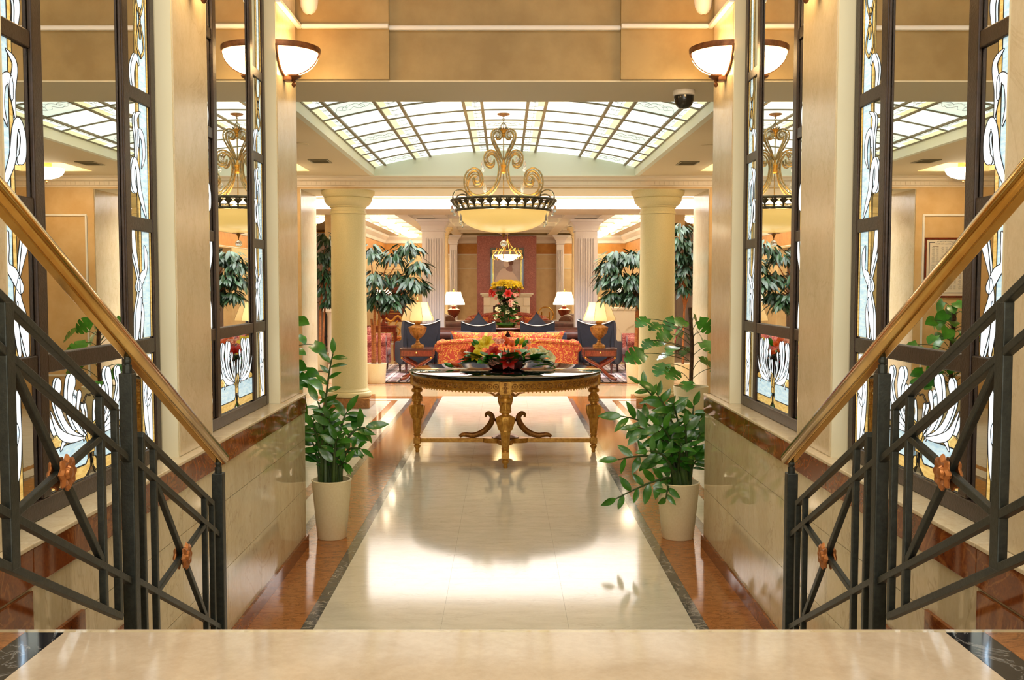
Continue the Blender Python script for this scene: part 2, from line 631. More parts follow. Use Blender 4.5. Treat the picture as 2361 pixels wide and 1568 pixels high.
# ---- landing and steps
landing = struct(slab('floor_landing', -XW, XW, -4.0, LAND_Y, 0.0, LAND_Z - 0.012, m_tile))
for s in (-1, 1):
    for j in range(4):
        y0, y1 = -1.0 + 0.75 * j, -1.0 + 0.75 * (j + 1)
        a, b = sorted((s * 0.90, s * 0.98))
        slab('inlay_strip', a + G, b - G, y0 + G, y1 - G, LAND_Z - 0.012, LAND_Z, m_black, landing)
        a, b = sorted((s * 0.98, s * XW))
        slab('brown_slab', a + G, b - G, y0 + G, y1 - G, LAND_Z - 0.012, LAND_Z, m_brown, landing)
for j in range(3):
    slab('marble_slab', -0.90 + G, 0.90 - G, -1.0 + j + G, 0.0 + j + G - 2 * G, LAND_Z - 0.012, LAND_Z, m_landing, landing)
slab('landing_nosing', -XW, XW, 2.0, LAND_Y + 0.012, LAND_Z - 0.035, LAND_Z - 0.0125, m_landing, landing, 0.004)
slab('marble_slab', -XW, XW, -4.0, -1.0, LAND_Z - 0.012, LAND_Z, m_landing, landing)
for k in range(5):
    y0 = LAND_Y + TREAD * k
    z = LAND_Z - RISE * (k + 1)
    st = struct(slab('stair_step', -XW, XW, y0 + 0.0005, y0 + TREAD, 0.0, z - 0.03, m_tile))
    slab('tread', -XW + 0.001, XW - 0.001, y0 + 0.001, y0 + TREAD + 0.015, z - 0.03, z, m_landing, st, 0.004)

# ---- corridor side walls
tile_rows = [(-0.235, 0.065), (0.065, 0.365), (0.365, 0.665), (0.665, 0.832)]
tile_y = [Y_END - 0.02 - 0.5 - 0.6 * i for i in range(8)]
for s, side in ((-1, 'left'), (1, 'right')):
    wall = struct(MB().box(s * (XM + 0.012), s * 1.62, -4.0, Y_END - 0.02, 0.0, Z_CEIL_C).build('wall_' + side, m_plaster, None, 0))
    mb = MB().box(s * (XW + 0.012), s * (XM + 0.011), -4.0, Y_END - 0.02, 0.0, LEDGE - 0.012)
    mb.build('wainscot_backing', m_tile, wall, 0)
    edges = [Y_END] + tile_y
    for a, b in zip(edges[1:], edges[:-1]):
        for z0, z1 in tile_rows:
            z0 = max(z0, 0.0)
            if b < LAND_Y and z1 < LAND_Z:
                continue
            slab('marble_tile', *sorted((s * XW, s * (XW + 0.012))), a + 0.0012, b - 0.0012, z0 + 0.0012, z1 - 0.0012, m_tile, wall)
    # return tiles on the wall end
    for z0, z1 in tile_rows:
        z0 = max(z0, 0.0)
        slab('marble_tile', *sorted((s * (XW + 0.013), s * 1.6)), Y_END - 0.019, Y_END, z0 + 0.0012, z1 - 0.0012, m_tile, wall)
    # red-brown capping band and cream ledge
    for a, b in zip(edges[1:], edges[:-1]):
        if b < 1.2:
            continue
        slab('capping_stone', *sorted((s * (XW - 0.008), s * (XW + 0.011))), a + 0.001, b - 0.001, 0.833, LEDGE - 0.014, m_red, wall, 0.002)
        slab('ledge_stone', *sorted((s * (XW - 0.012), s * (XM + 0.012))), a + 0.001, b - 0.001, LEDGE - 0.013, LEDGE, m_pil, wall, 0.003)
    slab('capping_stone', *sorted((s * (XW + 0.012), s * 1.6)), Y_END - 0.019, Y_END + 0.008, 0.833, LEDGE, m_red, wall)
    # baseboard along the hall floor and stepped skirting along the stairs
    bb = struct(slab('baseboard_' + side, *sorted((s * (XW - 0.015), s * (XW - 0.0005))), LAND_Y + 5 * TREAD + 0.14, Y_END + 0.01, 0.0005, 0.075, m_red))
    for k in range(6):
        y0 = LAND_Y + TREAD * k + (0.16 if k else -1.0)
        y0 = LAND_Y + TREAD * (k - 1) + 0.16 if k else 0.6
        y1 = LAND_Y + TREAD * k + 0.16
        zt = LAND_Z - RISE * k + 0.075
        slab('skirting_stone', *sorted((s * (XW - 0.012), s * (XW - 0.0005))), y0 + 0.001, y1 - 0.001, max(zt - 0.46, 0.0), zt, m_red, bb)
    # pilasters
    for k, (a, b) in enumerate(PILS):
        p = slab('pilaster', *sorted((s * XP, s * (XM + 0.011))), a + (0.012 if k != 0 else -2.0), b - (0.012 if k != 2 else 0.0), LEDGE, Z_CEIL_C, m_pil, wall, 0.004)
        if k:
            slab('pilaster_reveal', *sorted((s * (XP + 0.003), s * (XM + 0.010))), a, a + 0.0118, LEDGE, Z_CEIL_C, m_reveal, wall)
        if k != 2:
            slab('pilaster_reveal', *sorted((s * (XP + 0.003), s * (XM + 0.010))), b - 0.0118, b, LEDGE, Z_CEIL_C, m_reveal, wall)
    # white picture moulding at the end pilaster
    tm = struct(MB().box(s * (XP - 0.03), s * (XP - 0.0005), PILS[2][0] - 0.012, 6.09, 3.142, 3.165)
                .box(s * (XP - 0.018), s * (XP - 0.0005), PILS[2][0] - 0.012, 6.09, 3.165, 3.172)
                .build('trim_1' if s < 0 else 'trim_2', m_white, None, 0, 0.004))

# ---- bulkhead over the corridor mouth
wf = struct(MB().box(-HALL_X, -0.70, 6.10, 6.80, 2.845, Z_CEIL_C).box(0.70, HALL_X, 6.10, 6.80, 2.845, Z_CEIL_C)
            .box(-0.70, 0.70, 6.145, 6.80, 2.845, Z_CEIL_C).build('wall_front', m_plaster, None, 0))
slab('soffit_panel', -HALL_X, HALL_X, 6.14, 6.81, 2.838, 2.8449, m_soffit, wf)
t3 = struct(MB().box(-1.22, -0.70, 6.07, 6.0995, 3.142, 3.165).box(0.70, 1.22, 6.07, 6.0995, 3.142, 3.165)
            .box(-0.70, 0.70, 6.115, 6.1445, 3.142, 3.165).box(-1.22, -0.70, 6.082, 6.0995, 3.165, 3.172)
            .box(0.70, 1.22, 6.082, 6.0995, 3.165, 3.172).box(-0.70, 0.70, 6.127, 6.1445, 3.165, 3.172).build('trim_3', m_white, None, 0, 0.004))
cc = struct(slab('ceiling_corridor', -1.6, 1.6, -4.0, 6.8, Z_CEIL_C, Z_CEIL_C + 0.15, m_ceil))
for s in (-1, 1):
    struct(slab('wall_hall_front_left' if s < 0 else 'wall_hall_front_right', *sorted((s * 1.63, s * HALL_X)), 5.88, 6.095, 0.0, Z_CEIL_C, m_plaster2))

# ---- hall side walls, ceiling with barrel-vaulted stained skylight
for s, side in ((-1, 'left'), (1, 'right')):
    struct(slab('wall_hall_' + side, *sorted((s * HALL_X, s * (HALL_X + 0.2))), 5.88, BEAM_Y1, 0.0, 3.3, m_plaster2))
WX, WY0, WY1 = 1.66, 7.25, BEAM_Y0 - 0.08
ch = struct(MB().box(-2.38, -WX, 6.8, BEAM_Y0, CEIL, CEIL + 0.1).box(WX, 2.38, 6.8, BEAM_Y0, CEIL, CEIL + 0.1)
            .box(-WX, WX, 6.8, WY0, CEIL, CEIL + 0.1).box(-WX, WX, WY1, BEAM_Y0, CEIL, CEIL + 0.1)
            .box(-HALL_X, -2.38, 6.8, 11.4, CEIL, CEIL + 0.1).box(2.38, HALL_X, 6.8, 11.4, CEIL, CEIL + 0.1)
            .box(-HALL_X, -2.38, 12.25, BEAM_Y0, CEIL, CEIL + 0.1).box(2.38, HALL_X, 12.25, BEAM_Y0, CEIL, CEIL + 0.1)
            .box(-HALL_X, -3.25, 11.4, 12.25, CEIL, CEIL + 0.1).box(3.25, HALL_X, 11.4, 12.25, CEIL, CEIL + 0.1)
            .box(-3.35, -2.3, 11.3, 12.35, CEIL + 0.1, CEIL + 0.16).box(2.3, 3.35, 11.3, 12.35, CEIL + 0.1, CEIL + 0.16)
            .build('ceiling', m_ceil, None, 0))
EDGE_Z, APEX_Z = 3.09, 3.30


def vault(x):
    R = (WX ** 2 + (APEX_Z - EDGE_Z) ** 2) / (2 * (APEX_Z - EDGE_Z))
    return APEX_Z - R + sqrt(R * R - x * x)


sk = struct(bpy.data.objects.new('window_1', None))
COL.objects.link(sk)
mb = MB().box(-WX - 0.05, -WX + 0.006, WY0, WY1, CEIL - 0.002, EDGE_Z + 0.1).box(WX - 0.006, WX + 0.05, WY0, WY1, CEIL - 0.002, EDGE_Z + 0.1)
arc = [(-WX + 2 * WX * i / 24, vault(-WX + 2 * WX * i / 24) + 0.05) for i in range(25)]
for y in (WY0 - 0.044, WY1 - 0.006):
    mb.prism([(-WX, CEIL - 0.002)] + [(WX, CEIL - 0.002)] + list(reversed(arc)), 0.05, lambda a, b, h, y=y: (a, y + h, b))
mb.build('skylight_well', m_well, sk, 0)
gx_ = [-WX, -1.52, -1.14, -0.945, -0.385, -0.215]
gx_ = gx_ + [-a for a in reversed(gx_)]
rows = [WY1 - 0.603 * i for i in range(10)]
rows[-1] = WY0
random.seed(3)
for j in range(9):
    y0, y1 = rows[j + 1], rows[j]
    for i in range(len(gx_) - 1):
        x0, x1 = gx_[i], gx_[i + 1]
        n = 4 if x1 - x0 > 0.25 else 1
        v, f = [], []
        for k in range(n + 1):
            x = x0 + 0.012 + (x1 - x0 - 0.024) * k / n
            for (yy, dz) in ((y0 + 0.008, 0.0), (y1 - 0.008, 0.0), (y1 - 0.008, 0.008), (y0 + 0.008, 0.008)):
                v.append((x, yy, vault(x) + dz))
        for k in range(n):
            for q in range(4):
                f.append((4 * k + q, 4 * k + (q + 1) % 4, 4 * k + 4 + (q + 1) % 4, 4 * k + 4 + q))
        f += [(3, 2, 1, 0), (4 * n, 4 * n + 1, 4 * n + 2, 4 * n + 3)]
        narrow = x1 - x0 < 0.25
        deco = narrow or ((x1 - x0 < 0.45) and j % 3 == 0)
        p = MB().add(v, f).build('pane', m_pane_d if deco and not narrow else m_pane, sk, 0)
        if narrow:
            # pale yellow strip and leading of the border glass
            out = x0 if abs(x0) > abs(x1) else x1
            inn = x1 if out == x0 else x0
            d = 1 if inn > out else -1
            a, b = out + d * 0.014, out + d * 0.075
            MB().add([(a, y0 + 0.04, vault(a) - 0.003), (b, y0 + 0.04, vault(b) - 0.003), (b, y1 - (0.2 if j % 2 else 0.04), vault(b) - 0.003), (a, y1 - (0.2 if j % 2 else 0.04), vault(a) - 0.003)], [(0, 1, 2, 3)]).build('yellow_strip', m_pane_y, p, 0)
            c = out + d * 0.1
            lm = MB()
            lm.tube([(c, y0 + 0.01, vault(c) - 0.002), (c, y1 - 0.01, vault(c) - 0.002)], 0.0016, 4)
            for q in (0.3, 0.7):
                ys_ = y0 + (y1 - y0) * q
                cur = smooth_curve([(c - 0.05 * d, ys_ - 0.03), (c + 0.01, ys_ + 0.02), (c + 0.06 * d, ys_ - 0.02), (c + 0.03 * d, ys_ + 0.05), (c - 0.02, ys_ + 0.03)], 4)
                lm.tube([(a_, b_, vault(a_) - 0.002) for a_, b_ in cur], 0.0014, 4)
            lm.build('leading', m_lead2, p, 0)
        elif deco:
            xc, yc, w = (x0 + x1) / 2, (y0 + y1) / 2, (x1 - x0)
            lm = MB()
            for e in (0.06, 0.5 - 0.06):
                pass
            lm.tube([(x0 + 0.03, y0 + 0.05, vault(x0 + 0.03) - 0.002), (x1 - 0.03, y0 + 0.05, vault(x1 - 0.03) - 0.002)], 0.0014, 4)
            for sg in (-1, 1):
                cur = smooth_curve([(xc, yc), (xc + sg * w * .12, yc + .10), (xc + sg * w * .26, yc + .04), (xc + sg * w * .2, yc - .06), (xc + sg * w * .12, yc - .02), (xc + sg * w * .3, yc - .1), (xc + sg * w * .42, yc + .06)], 5)
                lm.tube([(a_, b_, vault(a_) - 0.002) for a_, b_ in cur], 0.0015, 4)
                cur = smooth_curve([(xc - sg * w * .1, yc - .05), (xc + sg * w * .1, yc - .12), (xc + sg * w * .22, yc + .1), (xc + sg * w * .4, yc - .02)], 5)
                lm.tube([(a_, b_, vault(a_) - 0.002) for a_, b_ in cur], 0.0013, 4)
            lm.build('leading', m_lead2, p, 0)
m_bar = plain('skylight_bar', (122, 112, 84), 0.5, 0.2)
for i, x in enumerate(gx_):
    MB().box(x - 0.014, x + 0.014, WY0, WY1, vault(x) - 0.014, vault(x) + 0.006).build('glazing_bar', m_bar, sk, 0)
for y in rows:
    pts = [(-WX + 2 * WX * i / 20) for i in range(21)]
    mb = MB()
    for a, b in zip(pts[:-1], pts[1:]):
        mb.bar((a, y, vault(a) - 0.006), (b, y, vault(b) - 0.006), 0.011, 0.014, (0, 1, 0))
    mb.build('glazing_bar', m_bar, sk, 0)

# ---- beam with cornice on the two round columns
wb = struct(MB().box(-HALL_X, -JAMB, BEAM_Y0, BEAM_Y1, 0, SOFF).box(JAMB, HALL_X, BEAM_Y0, BEAM_Y1, 0, SOFF)
            .box(-HALL_X, HALL_X, BEAM_Y0, BEAM_Y1, SOFF, 4.6).build('wall_arcade', m_plaster2, None, 0))
slab('soffit_panel', -JAMB, JAMB, BEAM_Y0 + 0.001, BEAM_Y1 - 0.001, SOFF - 0.006, SOFF - 0.0005, m_soffit, wb)
for s in (-1, 1):
    slab('jamb_panel', *sorted((s * JAMB, s * (JAMB - 0.008))), BEAM_Y0 + 0.012, BEAM_Y1 - 0.012, 0.001, SOFF - 0.0065, m_pil, wb)
    slab('plinth_block', *sorted((s * 2.0, s * JAMB)), BEAM_Y0 + 0.25, BEAM_Y1 - 0.02, 0.0, 0.1, m_plinth, wb) if False else None
tc = struct(bpy.data.objects.new('trim_4', None))
COL.objects.link(tc)
mb = MB()
prof = [(0.0, 2.845), (0.02, 2.85), (0.02, 2.865), (0.035, 2.87), (0.035, 2.92), (0.055, 2.93), (0.06, 2.96), (0.10, 2.975), (0.10, CEIL - 0.001), (0.0, CEIL - 0.001)]
mb.prism(prof, 2 * HALL_X, lambda a, b, h: (-HALL_X + h, BEAM_Y0 - 0.0005 - a, b))
mb.build('cornice', m_mould, tc, 0)
mb = MB()
for i in range(150):
    x = -HALL_X + 2 * HALL_X * (i + 0.5) / 150
    mb.box(x - 0.019, x + 0.019, BEAM_Y0 - 0.043, BEAM_Y0 - 0.0358, 2.875, 2.915)
tag(mb.build('dentil_row', m_mould, tc, 0), kind='stuff')

# ---- moulding panels on the arcade wall
for s, nm in ((-1, 'trim_5'), (1, 'trim_6')):
    x0, x1 = sorted((s * (JAMB + 0.09), s * (HALL_X - 0.3)))
    y0, y1 = BEAM_Y0 - 0.014, BEAM_Y0 - 0.0005
    mb = MB().box(x0, x1, y0, y1, 2.48, 2.505).box(x0, x1, y0, y1, 0.42, 0.445).box(x0, x0 + 0.025, y0, y1, 0.445, 2.48).box(x1 - 0.025, x1, y0, y1, 0.445, 2.48)
    struct(mb.build(nm, m_white, None, 0, 0.003))

# ---- lounge shell
wl = struct(slab('wall_back', -9, 9, BACK_Y, BACK_Y + 0.2, 0, 3.6, m_lwall))
slab('wall_band', -9, 9, BACK_Y - 0.006, BACK_Y - 0.0005, 2.42, 2.70, m_lband, wl)
slab('wall_rail', -9, 9, BACK_Y - 0.012, BACK_Y - 0.0005, 2.405, 2.42, m_white, wl)
slab('wall_rail', -9, 9, BACK_Y - 0.012, BACK_Y - 0.0005, 2.02, 2.03, m_white, wl)
LWX = 3.25
for s, side in ((-1, 'left'), (1, 'right')):
    w = struct(MB().box(s * LWX, s * (LWX + 0.2), 21.6, BACK_Y, 0, 3.6).box(s * LWX, s * (LWX + 0.2), 19.2, 21.6, 2.38, 3.6).build('wall_lounge_' + side, m_lwall, None, 0))
    slab('wall_band', *sorted((s * (LWX - 0.006), s * (LWX - 0.0005))), 19.2, BACK_Y - 0.01, 2.42, 2.70, m_lband, w)
    slab('wall_rail', *sorted((s * (LWX - 0.012), s * (LWX - 0.0005))), 19.2, BACK_Y - 0.01, 2.405, 2.42, m_white, w)
    struct(slab('wall_wing_' + side, *sorted((s * 8.6, s * 8.8)), BEAM_Y1, BACK_Y, 0, 4.6, m_plaster2))
    struct(slab('wall_arcade_' + side, *sorted((s * (HALL_X + 0.2), s * 8.8)), BEAM_Y1 - 0.2, BEAM_Y1, 0, 4.6, m_plaster2))
    struct(MB().prism([(0, 2.70), (0.03, 2.71), (0.05, 2.78), (0.14, 2.86), (0.16, LZ - 0.002), (0, LZ - 0.002)], BACK_Y - 19.2,
                      lambda a, b, h, s=s: (s * (LWX - 0.0005 - a), 19.2 + h, b)).build('trim_7' if s < 0 else 'trim_8', m_white, None, 0))
struct(MB().prism([(0, 2.70), (0.03, 2.71), (0.05, 2.78), (0.14, 2.86), (0.16, LZ - 0.002), (0, LZ - 0.002)], 2 * LWX,
                  lambda a, b, h: (-LWX + h, BACK_Y - 0.0005 - a, b)).build('trim_9', m_white, None, 0))
# light well over the front of the lounge
Y_W1 = 17.3
lw = struct(MB().box(-8.8, 8.8, Y_W1, Y_W1 + 0.25, LZ + 0.03, 4.6).build('wall_light_well', m_white, None, 0))
slab('fascia_moulding', -8.8, 8.8, Y_W1 - 0.05, Y_W1 - 0.001, LZ + 0.18, LZ + 0.22, m_white, lw)
slab('fascia_moulding', -8.8, 8.8, Y_W1 - 0.04, Y_W1 - 0.001, LZ - 0.02, LZ + 0.03, m_white, lw)
wn = struct(slab('window_2', -8.6, 8.6, BEAM_Y1 + 0.05, Y_W1 - 0.05, 4.45, 4.47, m_day))
struct(slab('ceiling_light_well', -8.8, 8.8, BEAM_Y1 - 0.05, Y_W1 + 0.3, 4.6, 4.7, m_white))
# coffered ceiling
cf = struct(slab('ceiling_lounge', -8.8, 8.8, Y_W1 + 0.001, BACK_Y, LZ + 0.18, LZ + 0.3, m_white))
slab('cross_beam', -8.8, 8.8, Y_W1 + 0.002, 18.7, LZ - 0.02, LZ + 0.1799, m_soffit, cf)
ybm = [20.0, 21.4, 22.8, 24.25, 25.65]
for y in ybm:
    slab('cross_beam', -LWX, LWX, y - 0.1, y + 0.1, LZ, LZ + 0.1799, m_white, cf)
for x in (-2.95, -1.95, -1.25, 0.0, 1.25, 1.95, 2.95):
    slab('long_beam', x - 0.12, x + 0.12, 18.701, BACK_Y, LZ - 0.012, LZ + 0.1795, m_white, cf)
for s in (-1, 1):
    slab('wing_ceiling', *sorted((s * (LWX + 0.21), s * 8.6)), 18.701, BACK_Y, LZ + 0.02, LZ + 0.1799, m_ceil, cf)
# entrance wall far behind the camera, with a glazed opening
struct(MB().box(-1.6, -1.2, -4.2, -4.0, 0, Z_CEIL_C).box(1.2, 1.6, -4.2, -4.0, 0, Z_CEIL_C).box(-1.2, 1.2, -4.2, -4.0, 3.4, Z_CEIL_C).box(-1.2, 1.2, -4.2, -4.0, 0, LAND_Z).build('wall_entrance', m_plaster, None, 0))
# ------------------------------------------------------------------ leaded mirrors of the corridor walls
U = 1.28                       # unit width
OUT_W, COL_W, IN_W = 0.065, 0.215, 0.055


def ribbon(spine, widths):
    """closed polygon around a smooth spine with given half widths"""
    sp = smooth_curve(spine, 8)
    n = len(sp)
    k = len(widths) - 1
    wsm = [w_[0] for w_ in smooth_curve([(w_,) for w_ in widths], 8)]
    L, R = [], []
    for i, p in enumerate(sp):
        w = max(wsm[min(int(round(i / (n - 1) * (len(wsm) - 1))), len(wsm) - 1)], 0.0015)
        q0, q1 = sp[max(i - 1, 0)], sp[min(i + 1, n - 1)]
        dx, dy = q1[0] - q0[0], q1[1] - q0[1]
        l = math.hypot(dx, dy) or 1
        L.append((p[0] - dy / l * w, p[1] + dx / l * w))
        R.append((p[0] + dy / l * w, p[1] - dx / l * w))
    def capround(p, q0, w):
        ang = atan2(p[1] - q0[1], p[0] - q0[0])
        return [(p[0] + w * cos(ang + pi / 2 - pi * j / 6), p[1] + w * sin(ang + pi / 2 - pi * j / 6)) for j in range(1, 6)]
    e = capround(sp[-1], sp[-2], max(wsm[-1], 0.0015))
    b = capround(sp[0], sp[1], max(wsm[0], 0.0015))
    return L + e + list(reversed(R)) + b


def glass_design():
    """list of (polygon in (u,z), material key, layer)"""
    out = []
    c = U / 2

    def rect(u0, u1, z0, z1, mk, layer=0):
        out.append(([(u0, z0), (u1, z0), (u1, z1), (u0, z1)], mk, layer))

    def both(poly, mk, layer):
        out.append((poly, mk, layer))
        out.append(([(U - a, b) for a, b in reversed(poly)], mk, layer))

    a0 = OUT_W
    bays = [(1.005, 1.35), (1.415, 1.80), (1.85, 2.26), (2.31, 2.70), (2.75, 3.15), (3.20, 3.60), (3.65, 4.05)]
    for k, (z0, z1) in enumerate(bays):
        both([(a0 + 0.002, z0), (a0 + 0.02, z0), (a0 + 0.02, z1), (a0 + 0.002, z1)], 'amber', 0)
        if k < 4:
            both([(a0 + 0.021, z0), (a0 + 0.098, z0), (a0 + 0.098, z1), (a0 + 0.021, z1)], 'blue' if k else 'white', 0)
            both([(a0 + 0.100, z0), (a0 + 0.122, z0), (a0 + 0.122, z1), (a0 + 0.100, z1)], 'amber', 0)
        else:
            both([(a0 + 0.04, z0), (a0 + 0.085, z0), (a0 + 0.085, z1), (a0 + 0.04, z1)], 'blue', 0)
            both([(a0 + 0.087, z0), (a0 + 0.105, z0), (a0 + 0.105, z1), (a0 + 0.087, z1)], 'amber', 0)

    def scroll(sp, wd, mk='white'):
        both(ribbon([(a0 + x, z) for x, z in sp], wd), mk, 1)

    # bay 1 (lowest): sweeping leaf and hook
    scroll([(0.115, 1.345), (0.095, 1.27), (0.10, 1.19), (0.085, 1.10), (0.06, 1.03)], [0.006, 0.022, 0.018, 0.02, 0.004])
    scroll([(0.03, 1.20), (0.07, 1.17), (0.09, 1.21), (0.075, 1.25)], [0.003, 0.012, 0.014, 0.004])
    # bay 2: rising leaves and the knot
    scroll([(0.165, 1.42), (0.145, 1.50), (0.12, 1.57), (0.125, 1.62)], [0.012, 0.026, 0.018, 0.006])
    scroll([(0.12, 1.42), (0.105, 1.50), (0.115, 1.56)], [0.01, 0.016, 0.003])
    scroll([(0.135, 1.60), (0.10, 1.635), (0.065, 1.66), (0.06, 1.71), (0.072, 1.745)], [0.018, 0.02, 0.012, 0.018, 0.006])
    scroll([(0.13, 1.63), (0.15, 1.68), (0.175, 1.74), (0.18, 1.795)], [0.004, 0.012, 0.02, 0.016])
    # bay 3: big S scroll with crescent
    scroll([(0.05, 1.855), (0.08, 1.90), (0.11, 1.95), (0.125, 2.02), (0.15, 2.045), (0.172, 2.01), (0.165, 1.96), (0.145, 1.945)], [0.004, 0.014, 0.018, 0.016, 0.017, 0.016, 0.02, 0.012])
    scroll([(0.085, 2.03), (0.06, 2.08), (0.07, 2.14), (0.105, 2.155), (0.112, 2.11)], [0.003, 0.014, 0.016, 0.015, 0.01])
    scroll([(0.13, 2.06), (0.12, 2.13), (0.135, 2.20), (0.09, 2.23)], [0.004, 0.016, 0.014, 0.003])
    # bay 4: crescent and chain link
    scroll([(0.15, 2.315), (0.155, 2.37), (0.12, 2.42), (0.095, 2.40)], [0.012, 0.017, 0.014, 0.006])
    scroll([(0.07, 2.43), (0.04, 2.47), (0.075, 2.55), (0.11, 2.47), (0.075, 2.43)], [0.006] * 5, 'amber')
    scroll([(0.075, 2.50), (0.075, 2.60)], [0.008, 0.008], 'amber')
    scroll([(0.075, 2.57), (0.04, 2.63), (0.045, 2.695)], [0.006] * 3, 'amber')
    scroll([(0.075, 2.57), (0.11, 2.63), (0.105, 2.695)], [0.006] * 3, 'amber')
    # centre lower panel: blocks, amber bands, lily petals
    b0 = OUT_W + COL_W + IN_W
    both([(b0 + 0.003, 1.045), (c - 0.045, 1.045), (c - 0.03, 1.06), (c - 0.03, 1.11), (c - 0.045, 1.125), (b0 + 0.003, 1.125)], 'blue', 0)
    both([(b0 + 0.003, 1.005), (c - 0.05, 1.005), (c - 0.01, 1.03), (c - 0.012, 1.06), (c - 0.028, 1.058), (c - 0.043, 1.043), (b0 + 0.003, 1.043)], 'amber', 0)
    both([(b0 + 0.003, 1.127), (c - 0.06, 1.127), (c - 0.10, 1.16), (b0 + 0.06, 1.165), (b0 + 0.003, 1.145)], 'amber', 0)
    out.append(([(c - 0.02, 1.075), (c + 0.02, 1.075), (c + 0.02, 1.105), (c - 0.02, 1.105)], 'amber', 1))
    both(ribbon([(c - 0.012, 1.11), (c - 0.03, 1.15), (c - 0.055, 1.17)], [0.010, 0.012, 0.004]), 'amber', 1)
    for sp_, wd_, ly_ in (
            ([(-.05, 1.13), (-.13, 1.15), (-.2, 1.2), (-.24, 1.265), (-.228, 1.312)], [.004, .012, .013, .017, .022], 1),
            ([(-.05, 1.135), (-.1, 1.165), (-.145, 1.215), (-.155, 1.27), (-.138, 1.312)], [.004, .010, .011, .018, .026], 2),
            ([(-.045, 1.14), (-.08, 1.18), (-.105, 1.225), (-.092, 1.268)], [.003, .008, .009, .016], 3),
            ([(-.062, 1.125), (-.045, 1.165), (-.038, 1.2), (-.048, 1.228)], [.006, .012, .006, .010], 2),
            ([(-.07, 1.13), (-.16, 1.142), (-.235, 1.172), (-.288, 1.24)], [.004, .013, .014, .003], 3),
            ([(-.13, 1.135), (-.19, 1.145), (-.225, 1.118)], [.004, .012, .005], 2)):
        both(ribbon([(c + a_, b_) for a_, b_ in sp_], wd_), 'white', ly_)
    return out


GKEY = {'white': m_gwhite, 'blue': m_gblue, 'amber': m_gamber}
DESIGN = glass_design()


def leaded_mirror(s, y0, label):
    root = thing('leaded_mirror', label, 'mirror', (s * XM, y0, LEDGE), 0, 'leaded mirrors of the corridor')

    def W(u, z, h):          # h = distance in front of the mirror
        return (-s * h, u, z - LEDGE)
    zt = 4.15
    mb = MB().prism([(0.01, LEDGE + 0.02), (U - 0.01, LEDGE + 0.02), (U - 0.01, zt), (0.01, zt)], 0.006, W)
    mb.build('mirror_glass', m_mirror, root, 0)
    h0, d = 0.0065, 0.011

    def member(name, u0, u1, z0, z1, dd=d):
        MB().prism([(u0, z0), (u1, z0), (u1, z1), (u0, z1)], dd, lambda a, b, h: W(a, b, h + h0)).build(name, m_frame, root, 0, 0.004)
    g = 0.013
    member('stile', g, OUT_W, LEDGE + 0.001, zt)
    member('stile', U - OUT_W, U - g, LEDGE + 0.001, zt)
    i0 = OUT_W + COL_W
    member('mullion', i0, i0 + IN_W, 1.0005, zt, d + 0.002)
    member('mullion', U - i0 - IN_W, U - i0, 1.0005, zt, d + 0.002)
    member('bottom_rail', OUT_W + 0.0005, U - OUT_W - 0.0005, LEDGE + 0.001, 1.0, d)
    member('mid_rail', i0 + IN_W + 0.0005, U - i0 - IN_W - 0.0005, 1.355, 1.41, d)
    for zz in (1.355, 1.80, 2.26, 2.70, 3.15, 3.60):
        hh = 0.055 if zz < 1.4 else 0.05
        member('side_rail', OUT_W + 0.0005, i0 - 0.0005, zz, zz + hh, d - 0.002)
        member('side_rail', U - i0 + 0.0005, U - OUT_W - 0.0005, zz, zz + hh, d - 0.002)
    # thin inner beads against the glass
    for u0 in (i0 + IN_W, U - i0 - IN_W - 0.012):
        member('glazing_bead', u0, u0 + 0.012, 1.41, zt, 0.010)
    lead = MB()
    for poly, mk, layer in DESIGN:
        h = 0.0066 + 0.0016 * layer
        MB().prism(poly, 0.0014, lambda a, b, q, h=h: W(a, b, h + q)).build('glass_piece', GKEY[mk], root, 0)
        r = 0.0015 if len(poly) > 6 else 0.0012
        lead.tube([W(a, b, h + 0.0014) for a, b in poly], r, 4, closed=True)
    # loose lead lines in the bottom panel
    c = U / 2
    for sg in (-1, 1):
        lead.tube([W(a, b, 0.008) for a, b in smooth_curve([(c, 1.075), (c + sg * 0.008, 1.04), (c + sg * 0.03, 1.004)], 5)], 0.0016, 4)
        lead.tube([W(a, b, 0.008) for a, b in smooth_curve([(c + sg * 0.05, 1.235), (c + sg * 0.02, 1.262), (c, 1.255)], 5)], 0.0015, 4)
        lead.tube([W(a, b, 0.008) for a, b in smooth_curve([(c + sg * 0.12, 1.275), (c + sg * 0.085, 1.25), (c + sg * 0.05, 1.235)], 5)], 0.0015, 4)
    lead.build('lead_came', m_lead, root, 0)
    return root


for k, (y0, y1) in enumerate(UNITS):
    leaded_mirror(-1, y0, ['tall leaded mirror on the left wall beside the stair railing', 'tall leaded mirror on the left wall by the hall end'][k])
    leaded_mirror(1, y0, ['tall leaded mirror on the right wall beside the stair railing', 'tall leaded mirror on the right wall by the hall end'][k])

# ------------------------------------------------------------------ stair railings
XR = 0.958


